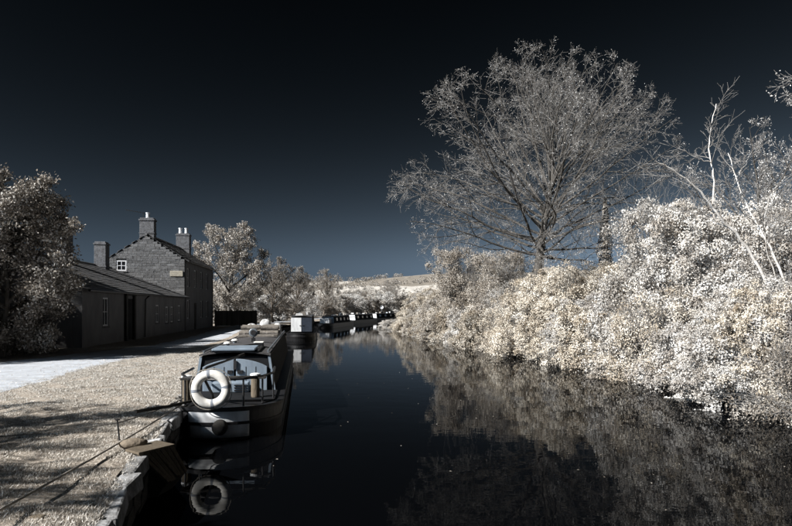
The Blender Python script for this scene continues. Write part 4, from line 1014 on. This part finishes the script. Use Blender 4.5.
# ------------------------------------------------------------------ bushes
VARS = []
specs = [(101, 8, 2.8, 2.4, 2.2, 4200, 11, (0.04, 0.075), (0.22, 0.55), 60, 0.45, 0.55), (102, 9, 3.0, 2.6, 1.9, 4200, 10, (0.038, 0.07), (0.2, 0.45), 50, 0.6, 0.4),
         (103, 7, 2.4, 2.3, 2.6, 4000, 11, (0.038, 0.07), (0.28, 0.6), 80, 0.5, 0.6), (104, 10, 3.2, 2.6, 2.4, 4400, 11, (0.045, 0.085), (0.22, 0.5), 50, 0.35, 0.5),
         (105, 8, 2.6, 2.6, 2.8, 2600, 9, (0.032, 0.06), (0.3, 0.8), 170, 0.7, 0.4), (106, 7, 2.6, 2.2, 2.0, 1500, 8, (0.03, 0.06), (0.3, 0.9), 300, 0.8, 0.55),
         (107, 18, 5.4, 4.6, 4.4, 10500, 11, (0.05, 0.09), (0.3, 0.75), 160, 0.4, 0.5), (108, 16, 5.0, 4.6, 4.6, 8500, 10, (0.045, 0.085), (0.35, 0.9), 330, 0.5, 0.4)]
for (sd, nl, W_, D_, H_, ns, nlf, ls, sl_, tw_, gp, dr_) in specs:
    VARS.append(bush_meshes('bush%d' % sd, sd, lobes_for(sd, nl, W_, D_, H_), ns, nlf, ls, sl_, tw_, gp, dr_, 0.12 if sd < 105 else 0.3))
for a, b in VARS: a.materials.append(LEAF); b.materials.append(TWIG)

def place_bush(var, loc, rz, sc, label, group=None, mat=None, name='bush', smat=None, cat='bush'):
    t = empty(name, loc, rz, label, cat, group); t.scale = sc
    f = link('foliage', VARS[var][0], None, t); s = link('stems', VARS[var][1], None, t)
    for ob, mm_ in ((f, mat), (s, smat)):
        if mm_ is not None: ob.material_slots[0].link = 'OBJECT'; ob.material_slots[0].material = mm_
    return t
ORD = ['first', 'second', 'third', 'fourth', 'fifth', 'sixth', 'seventh', 'eighth', 'ninth', 'tenth', 'eleventh', 'twelfth', 'thirteenth']
def zone(x, y):
    q = 396 + 600 * x / y
    for lim, t in ((420, 'near the far spit'), (470, 'far left of the big bare tree'), (520, 'left of the big bare tree'), (575, 'below the big bare tree'), (625, 'below the ivy covered trunk'), (690, 'below the tallest bush'), (770, 'below the white barked tree'), (9999, 'at the right edge')):
        if q < lim: return t
ZC = {}
def zlab(kind, x, y):
    z_ = zone(x, y); k_ = ZC.get((kind, z_), 0); ZC[(kind, z_)] = k_ + 1
    return '%s %s, %s from the right' % (kind, z_, ORD[k_])
br = random.Random(21)
front = 'pale leafy bush in the thicket hanging over the water on the right bank'
y = 7.5; k = 0
while y < 60:
    x = right_edge(y) - 0.25; s = br.uniform(0.9, 1.2) * (1.0 if y > 13 else 0.95)
    lab = zlab('pale waterside bush', x, y); grp = 'waterside bushes on the right bank'
    place_bush([0, 3, 1, 5, 2, 3, 0, 4][k % 8] if y > 13.5 else [5, 1, 0][k % 3], (x + 0.45 * s + br.uniform(-.1, .2), y, -0.02), br.uniform(0, 6.3), (s, s, s * br.uniform(0.95, 1.15)), lab, grp, [LEAFW, LEAFD, LEAFW, LEAF, LEAFW][k % 5] if y > 17.5 else [LEAF, LEAFC, LEAF, LEAFD, LEAFC][k % 5])
    y += br.uniform(1.25, 1.75) * (1.0 if y < 30 else 1.35); k += 1
mid = 'pale leafy bush higher up the right bank behind the waterside thicket'
y = 9.0; k = 0
while y < 56:
    zs = 0.75 if y < 15 else 1.0; x = right_edge(y) + 2.4 + br.uniform(-.4, .5); s = br.uniform(1.1, 1.4) * float(np.interp(y, [9, 14, 25, 35, 56], [0.85, 1.1, 1.0, 0.95, 0.8]))
    place_bush([3, 0, 2, 4, 1][k % 5], (x, y, right_z(x, y) - 0.15), br.uniform(0, 6.3), (s, s, s * zs), zlab('pale upper bank bush', x, y), 'upper bushes on the right bank', [LEAFW, LEAF, LEAFD, LEAFW][k % 4] if y > 17.5 else [LEAF, LEAFC][k % 2])
    y += br.uniform(1.7, 2.3); k += 1
# the ones that stand out
big = [
    (7, px(672, 330, 20.0), 0.95, 1.22, 'tallest rounded bush left of the white barked tree on the right bank', LEAF),
    (6, px(708, 330, 19.0), 0.92, 1.05, 'broad bush standing under the white barked tree', LEAF),
    (6, px(778, 330, 13.0), 0.55, 0.58, 'large leaved bush at the right edge below the white stems', LEAFW),
    (6, px(600, 330, 23.5), 0.8, 0.55, 'wide bush to the right of the big bare tree trunk', LEAFC),
    (6, px(545, 330, 26.3), 0.85, 0.9, 'tall leafy bush hiding the foot of the big bare tree', LEAFW),
    (6, px(580, 330, 27.5), 0.8, 0.74, 'pale bush filling the gap between the big tree and the ivy trunk', LEAFW),
    (7, px(470, 330, 41.0), 1.2, 1.3, 'rounded twiggy bush behind the thicket, left of the big bare tree', LEAFD),
    (7, px(507, 330, 37.0), 0.95, 1.05, 'twiggy bush close to the left of the big bare tree', LEAFD),
    (6, px(430, 330, 55.0), 1.05, 0.8, 'low rounded bush near the end of the right bank', LEAFW),
    (7, px(757, 330, 18.5), 0.95, 0.85, 'dense bush behind the white stems near the right edge', LEAFC),
    (6, px(645, 330, 25.0), 0.9, 0.66, 'bush beside the ivy covered stump on the right bank', LEAFW),
    (6, px(742, 330, 13.9), 0.55, 0.56, 'leafy bush in front of the foot of the white stems', LEAF),
    (7, px(815, 330, 12.6), 0.6, 0.6, 'near bush cut off by the right edge in front of the white stems', LEAFC),
    (7, px(800, 330, 17.5), 0.95, 0.98, 'tall bush cut off by the right edge behind the white stems', LEAF),
]
for i, (v, p, sxy, sz, lab, mt) in enumerate(big):
    place_bush(v, (p.x, p.y, right_z(p.x, p.y) - 0.2), i * 1.3, (sxy, sxy, sz), lab, None, mt)
# grassy pale spit at the far end of the right bank
for i, (x, y, s) in enumerate(((-0.6, 64.5, 0.9), (0.1, 61.5, 0.95), (-0.2, 68, 0.9))):
    place_bush(1, (x, y, 0.02), i * 2.0, (s, s, s * 0.55), ['middle', 'nearest', 'farthest'][i] + ' low pale clump of growth on the spit at the end of the right bank', 'clumps on the spit')

# ------------------------------------------------------------------ trees
def tree_obj(name, loc, rz, label, cat, branch_me, twig_me, leaf_me, bmat, tmat, lmat, group=None, scale=1.0):
    t = empty(name, loc, rz, label, cat, group); t.scale = (scale,) * 3
    for nm, me, mt in (('trunk', branch_me, bmat), ('twigs', twig_me, tmat), ('crown', leaf_me, lmat)):
        if me is None: continue
        o = link(nm, me, None, t)
        if not me.materials: me.materials.append(mt)
        if me.materials[0] is not mt: o.material_slots[0].link = 'OBJECT'; o.material_slots[0].material = mt
    return t

def ell_dist(p, d, c, r):
    """distance from p along d to the ellipsoid"""
    q = (p - c) / r; e = d / r; A = e.dot(e); Bq = 2 * q.dot(e); Cq = q.dot(q) - 1
    disc = Bq * Bq - 4 * A * Cq
    return (-Bq + math.sqrt(max(disc, 0))) / (2 * A)

def crown_tree(seed, H, base_h, rad, cz, rz_, limbs, n1, n2, n3, trunk_r, leafn, lsize, el=(6, 82), up=0.03, lean=(0, 0), lspread=0.05, thin=1.0, envelope=True):
    rg = np.random.default_rng(seed)
    c = np.array([lean[0], lean[1], cz]); r = np.array([rad, rad, rz_])
    env = (c, r) if envelope else None
    trunk, tr = grow_path(rg, np.array([0, 0, -0.3]), np.array([lean[0] * 0.05, lean[1] * 0.05, 1.0]), H * 0.62, trunk_r, trunk_r * 0.16, 9, 0.075, 0.03)
    main = [(trunk, tr)]; L1 = []
    for i in range(limbs):
        f = (i + 0.5) / limbs; a = i * 2.399 + rg.uniform(-.35, .35); e = math.radians(el[0] + (el[1] - el[0]) * f ** 1.1 + rg.uniform(-7, 7))
        hz = base_h + (H * 0.58 - base_h) * f ** 1.3
        k = min(int((hz + 0.3) / (H * 0.62) * 9), 8); p = trunk[k] + (trunk[k + 1] - trunk[k]) * (((hz + 0.3) / (H * 0.62) * 9) - k if k < 8 else .5)
        d = np.array([math.cos(a) * math.cos(e), math.sin(a) * math.cos(e), math.sin(e)])
        L = ell_dist(p, d, c, r) * rg.uniform(0.90, 1.06)
        L1.append(grow_path(rg, p, d, L, min(trunk_r * 0.5, 0.026 * L ** 0.8 + 0.02) * thin, 0.010, 11, 0.085 if thin < 1 else 0.07, up))
    def inside(paths):          # keep every shoot within the rounded crown
        for Pp, _ in paths:
            q = (Pp - c) / r; k_ = np.linalg.norm(q, axis=1); lim = 1.0 + 0.035 * np.sin(7 * np.arctan2(q[:, 1], q[:, 0]) + 5 * q[:, 2])
            f_ = np.where(k_ > lim, lim / np.maximum(k_, 1e-6), 1.0); Pp[:] = c + (Pp - c) * f_[:, None]
        return paths
    if envelope and thin < 1: inside(L1)
    B2 = sub_branches(rg, L1, n1, (28, 58), lambda L, t: (0.46 - 0.26 * t) * L, lambda l: (0.011 * l ** 0.9 + 0.008) * (0.5 + 0.5 * thin), 6, 0.09, up, 0.16, env)
    if envelope and thin < 1: inside(B2)
    B3 = sub_branches(rg, B2 + [(trunk[5:], tr[5:])], n2, (28, 60), lambda L, t: (0.5 - 0.25 * t) * L * 0.85 + 0.15, lambda l: (0.006 * l + 0.006) * (0.4 + 0.6 * thin), 4, 0.11, up, 0.15, env)
    B4 = sub_branches(rg, B3, n3, (25, 60), lambda L, t: 0.38 * L * (1.1 - 0.5 * t) + 0.12, lambda l: 0.005, 3, 0.12, up, 0.2, env)
    Vb, Fb = tubes_np(main + L1 + B2); Vt, Ft = tubes_np(B3 + B4, 0.0045 if thin == 1 else 0.0036)
    me_b = np_mesh('branches', Vb, Fb, True); me_t = np_mesh('twigs', Vt, Ft, True)
    me_l = None
    if leafn:
        Vl, Fl = leaves_on(rg, B4 + B3, leafn, lsize, lspread, 0.3); me_l = np_mesh('leaves', Vl, Fl)
    return me_b, me_t, me_l

P0 = px(537, 308, 29.0)
big_tree = crown_tree(12, 12.6, 2.9, 6.95, 6.5, 6.25, 46, 9, 7, 5, 0.33, 0.7, (0.03, 0.055), el=(2, 86), up=0.0, thin=0.45, lean=(-0.3, 0))
tree_obj('bare_tree', (P0.x - 0.25, P0.y, 1.75), 4.5, 'big spreading almost leafless tree on the right bank', 'tree', *big_tree, BARK, TWIG, LEAFT)

# white barked leaning tree at the right: stems traced as real tapering limbs at their own depths
DB = 14.0
def stem(pix, r0, r1, d0=DB, d1=DB):
    n = len(pix); P = np.array([list(px(x, y, d0 + (d1 - d0) * i / (n - 1))) for i, (x, y) in enumerate(pix)])
    t = np.linspace(0, n - 1, n * 3); Q = np.stack([np.interp(t, np.arange(n), P[:, k]) for k in range(3)], 1)
    for _ in range(3): Q[1:-1] = (Q[:-2] + 2 * Q[1:-1] + Q[2:]) / 4
    Q[1:-1] += np.random.default_rng(n).normal(0, 0.012, (len(Q) - 2, 3))
    return Q, np.linspace(r0 * 0.42, r1 * 0.8, len(Q))
def root(x, y, d): return [(x + 14, y + 60), (x + 5, y + 25)]
stems = [stem([(786, 330), (764, 275), (743, 240), (726, 225), (712, 207), (700, 191), (684, 177), (668, 167), (655, 161)], 0.10, 0.02, DB, DB - 0.8),
         stem([(712, 207), (715, 185), (712, 165), (708.5, 149), (711, 125), (716, 104)], 0.062, 0.012, DB - 0.35, DB + 0.6),
         stem([(711.5, 163), (702, 160), (692, 156), (675, 145)], 0.035, 0.008, DB, DB - 0.6),
         stem([(800, 330), (782, 272), (767, 240), (748, 209), (736, 180), (728, 153)], 0.085, 0.014, DB + 0.7, DB + 1.3),
         stem([(757, 225), (742, 212), (727, 197), (718, 186)], 0.04, 0.008, DB + 0.9, DB + 0.3),
         stem([(740, 192), (729, 186), (722, 172)], 0.03, 0.007, DB + 1.1, DB + 0.8),
         stem([(735, 179), (745, 165), (752, 150)], 0.025, 0.006, DB + 1.1, DB + 1.6),
         stem([(728, 228), (712, 222), (697, 208), (688, 200)], 0.035, 0.006, DB, DB + 0.6),
         stem([(790, 320), (772, 268), (765, 240), (764, 220), (771, 190)], 0.06, 0.012, DB - 0.6, DB - 1.2)]
rgb = np.random.default_rng(77)
sub1 = sub_branches(rgb, stems, 7, (25, 55), lambda L, t: 0.13 * L + 0.3, lambda l: 0.012, 5, 0.10, 0.05, 0.35)
sub2 = sub_branches(rgb, sub1, 5, (20, 50), lambda L, t: 0.5 * L, lambda l: 0.007, 3, 0.1, 0.06, 0.2)
sub3 = sub_branches(rgb, sub2, 3, (20, 50), lambda L, t: 0.5 * L, lambda l: 0.005, 2, 0.1, 0.05, 0.2)
bt = empty('white_tree', (0, 0, 0), 0, 'leaning tree with bright white bare stems at the right', 'tree')
Vb, Fb = tubes_np(stems); link('trunk', np_mesh('white_stems', Vb, Fb, True), BIRCH, bt)
Vb, Fb = tubes_np(sub1 + sub2 + sub3, 0.0035); link('twigs', np_mesh('white_twigs', Vb, Fb, True), TWIG, bt)

# trees at the right edge whose twigs reach into the picture
edge_tree = crown_tree(31, 8.0, 1.5, 3.6, 5.0, 3.6, 12, 8, 6, 4, 0.16, 1.6, (0.04, 0.08), up=0.02)
tree_obj('edge_tree', (13.6, 15.0, 2.0), 0.3, 'bare twiggy tree at the right edge behind the white stems', 'tree', *edge_tree, BARK, TWIG, LEAFT)
tree_obj('edge_tree', (12.3, 13.4, 1.5), 2.2, 'nearest twiggy tree, its branch tips reaching in at the right edge', 'tree', *edge_tree, BARK, TWIG, LEAFT)
tree_obj('edge_tree', (16.5, 24.0, 2.0), 4.0, 'hazy bare tree behind the right bank bushes, right of the big tree', 'tree', *edge_tree, BARK, TWIG, LEAFT)
tree_obj('edge_tree', (13.2, 21.5, 1.8), 5.2, 'bare grey tree rising behind the tallest bush', 'tree', *edge_tree, BARK, TWIG, LEAFT, None, 0.82)

# ivy covered stump right of the big tree
rgi = np.random.default_rng(8); n = 6500; t = rgi.uniform(0, 1, n); a = rgi.uniform(0, 2 * PI, n)
rr = (0.40 - 0.34 * t ** 2.2) * (1 + 0.22 * np.sin(14 * t + a * 2) + 0.15 * np.sin(31 * t + a)) * rgi.uniform(0.75, 1.08, n)
C = np.stack([rr * np.cos(a), rr * np.sin(a), 0.1 + t * 6.0], 1); D = np.stack([0.3 * np.cos(a), 0.3 * np.sin(a), -np.ones(n)], 1) + rgi.normal(0, 0.5, (n, 3)); N = np.stack([np.cos(a), np.sin(a), 0.3 + 0 * a], 1) + rgi.normal(0, 0.4, (n, 3))
Vl, Fl = leaf_quads(C, D, N, rgi.uniform(0.05, 0.10, n), 0.8)
p = px(605, 308, 30.0); iv = empty('ivy_stump', (p.x, p.y, 1.6), 0, 'narrow ivy covered dead trunk standing right of the big tree', 'tree')
m = MB(); m.tube([(0, 0, -0.2), (0.03, 0, 2.5), (0.0, 0.02, 5.2)], [0.22, 0.18, 0.08], 9); m.build('trunk', BARK, iv); link('crown', np_mesh('ivy', Vl, Fl), LEAFR, iv)

# left side: leafy tree beside the cottage
left_tree = crown_tree(44, 6.2, 0.6, 3.1, 3.2, 2.9, 16, 10, 7, 4, 0.16, 11.0, (0.07, 0.13), el=(0, 84), up=0.01, lspread=0.09)
p = px(-1, 350, 20.5); tree_obj('leafy_tree', (p.x, p.y, 0.45), 0.0, 'dense leafy tree at the left edge, hiding the end of the cottage', 'tree', *left_tree, BARK, BROWNTWIG, LEAFB)
p = px(-75, 350, 19.5); tree_obj('leafy_tree', (p.x, p.y, 0.45), 2.0, 'leafy tree cut off by the left edge of the picture', 'tree', *left_tree, BARK, BROWNTWIG, LEAFB, None, 0.95)
place_bush(3, (-14.7, 21.8, 0.4), 0.4, (1.1, 1.0, 0.9), 'dark bush at the foot of the leafy tree by the cottage corner', None, LEAFB)
place_bush(0, (-15.6, 20.2, 0.4), 2.4, (1.3, 1.0, 0.85), 'dark bush between the path and the leafy tree at the left edge', None, LEAFB)

# beyond the house
mid_tree = crown_tree(52, 7.6, 1.2, 3.1, 4.4, 3.4, 15, 9, 7, 4, 0.17, 6.0, (0.08, 0.15), el=(4, 84), up=0.03, lspread=0.08)
p = px(230, 308, 62); tree_obj('sunlit_tree', (p.x, p.y, 0.45), 0.0, 'sunlit half leafy tree just right of the stone house', 'tree', *mid_tree, BARK, TWIG, LEAFR, None, 1.34)
bare2 = crown_tree(61, 6.5, 0.9, 2.9, 3.8, 2.9, 18, 9, 7, 4, 0.13, 4.0, (0.06, 0.11), el=(8, 84), up=0.03)
p = px(273, 308, 70); tree_obj('brown_tree', (p.x, p.y, 0.45), 0.0, 'dense brown bare tree behind the near boat roof', 'tree', *bare2, BROWNTWIG, BROWNTWIG, LEAFB, None, 1.12)
p = px(292, 308, 92); tree_obj('brown_tree', (p.x, p.y, 0.45), 1.0, 'brown bare tree right of the dense brown tree', 'tree', *bare2, BROWNTWIG, BROWNTWIG, LEAFB, None, 1.2)
p = px(323, 308, 118); tree_obj('brown_tree', (p.x, p.y, 0.45), 2.0, 'rounded bare tree standing alone above the third boat', 'tree', *bare2, BROWNTWIG, BROWNTWIG, LEAFB, None, 1.4)
p = px(391, 308, 150); tree_obj('brown_tree', (p.x, p.y, 0.45), 3.0, 'small bare tree above the far end of the canal', 'tree', *bare2, BROWNTWIG, BROWNTWIG, LEAFB, None, 1.3)
fb_ = [(208, 66, 1.6), (238, 68, 1.5), (258, 78, 1.6), (300, 105, 1.9), (338, 128, 2.0), (352, 135, 2.3), (368, 140, 2.3), (382, 146, 2.2), (402, 152, 2.3), (418, 150, 2.2), (312, 124, 1.9), (285, 98, 1.7), (360, 146, 2.6), (435, 120, 2.2), (268, 86, 1.5)]
fb_.sort(); FORD = 'first second third fourth fifth sixth seventh eighth ninth tenth eleventh twelfth thirteenth fourteenth fifteenth'.split()
for i, (x, d, s) in enumerate(fb_):
    p = px(x, 308, d); place_bush([0, 4, 3, 2][i % 4], (p.x, p.y, 0.35), i * 1.1, (s * 1.5, s * 1.2, s * 1.2), 'hazy pale bush behind the moored boats, %s from the left of its row' % FORD[i], 'bushes behind the moored boats', [LEAFB, LEAF, LEAFT][i % 3], smat=BROWNTWIG)
# out of frame on the left: the trees whose shadows lie on the grass and the path
tree_obj('shade_tree', (-12.0, 4.5, 0.45), 1.0, 'small tree outside the picture on the left, casting branch shadows on the grass', 'tree', *bare2, BARK, TWIG, LEAFT, None, 0.95)
for i, (x, y, lab) in enumerate(((-21.8, 15.8, 'near end'), (-24.2, 19.2, 'middle'), (-26.0, 22.4, 'far end'))):  # unseen bushes, stretched tall and put in to shade the left trees
    place_bush(6, (x, y, 0.4), i * 1.7, (1.4, 1.4, 3.1), 'tall bush added outside the picture to shade the left trees, %s of the hedge' % lab, 'added shade bushes behind the left trees', LEAFB)
tree_obj('shade_tree', (-8.9, 1.5, 0.45), 2.6, 'bare tree outside the picture beside the camera, casting twig shadows on the near grass', 'tree', *bare2, BARK, TWIG, LEAFT, None, 0.74)

tree_obj('shade_tree', (-10.6, 3.0, 0.45), 4.4, 'bare tree outside the picture on the left, between the other two shade trees', 'tree', *bare2, BARK, TWIG, LEAFT, None, 0.82)
# far woodland on the hill: belts that read as one mass
rgw = np.random.default_rng(15); C = []; 
def belt(x0, y0, x1, y1, n, w):
    t = rgw.uniform(0, 1, n); X = x0 + (x1 - x0) * t + rgw.normal(0, w, n); Yv = y0 + (y1 - y0) * t + rgw.normal(0, w, n)
    for x, y in zip(X, Yv):
        h = rgw.uniform(2.0, 5.0); k = 44; d = rgw.normal(0, 1, (k, 3)); d /= np.linalg.norm(d, axis=1, keepdims=True)
        C.append(np.array([x, y, float(hill_z(np.array(x), np.array(y))) + h * 0.5]) + d * np.array([h * 0.55, h * 0.55, h * 0.5]))
for args in ((-160, 420, 40, 470, 90, 5), (-220, 560, -20, 600, 80, 5), (-330, 600, -120, 640, 110, 8), (60, 520, 240, 560, 70, 4), (-130, 300, 120, 330, 100, 5), (-40, 560, 10, 720, 40, 3), (90, 400, 130, 640, 60, 4), (-260, 250, -60, 230, 120, 8), (-100, 200, 80, 205, 110, 6)):
    belt(*args)
C = np.concatenate(C); n = len(C); Vl, Fl = leaf_quads(C, rgw.normal(0, 1, (n, 3)), rgw.normal(0, 1, (n, 3)), rgw.uniform(0.5, 1.1, n), 0.8)
o = link('hill_woods', np_mesh('hill_woods', Vl, Fl), LEAFB); o['kind'] = 'stuff'; tag(o, 'brown hedges and woods on the far hillside', 'woodland')
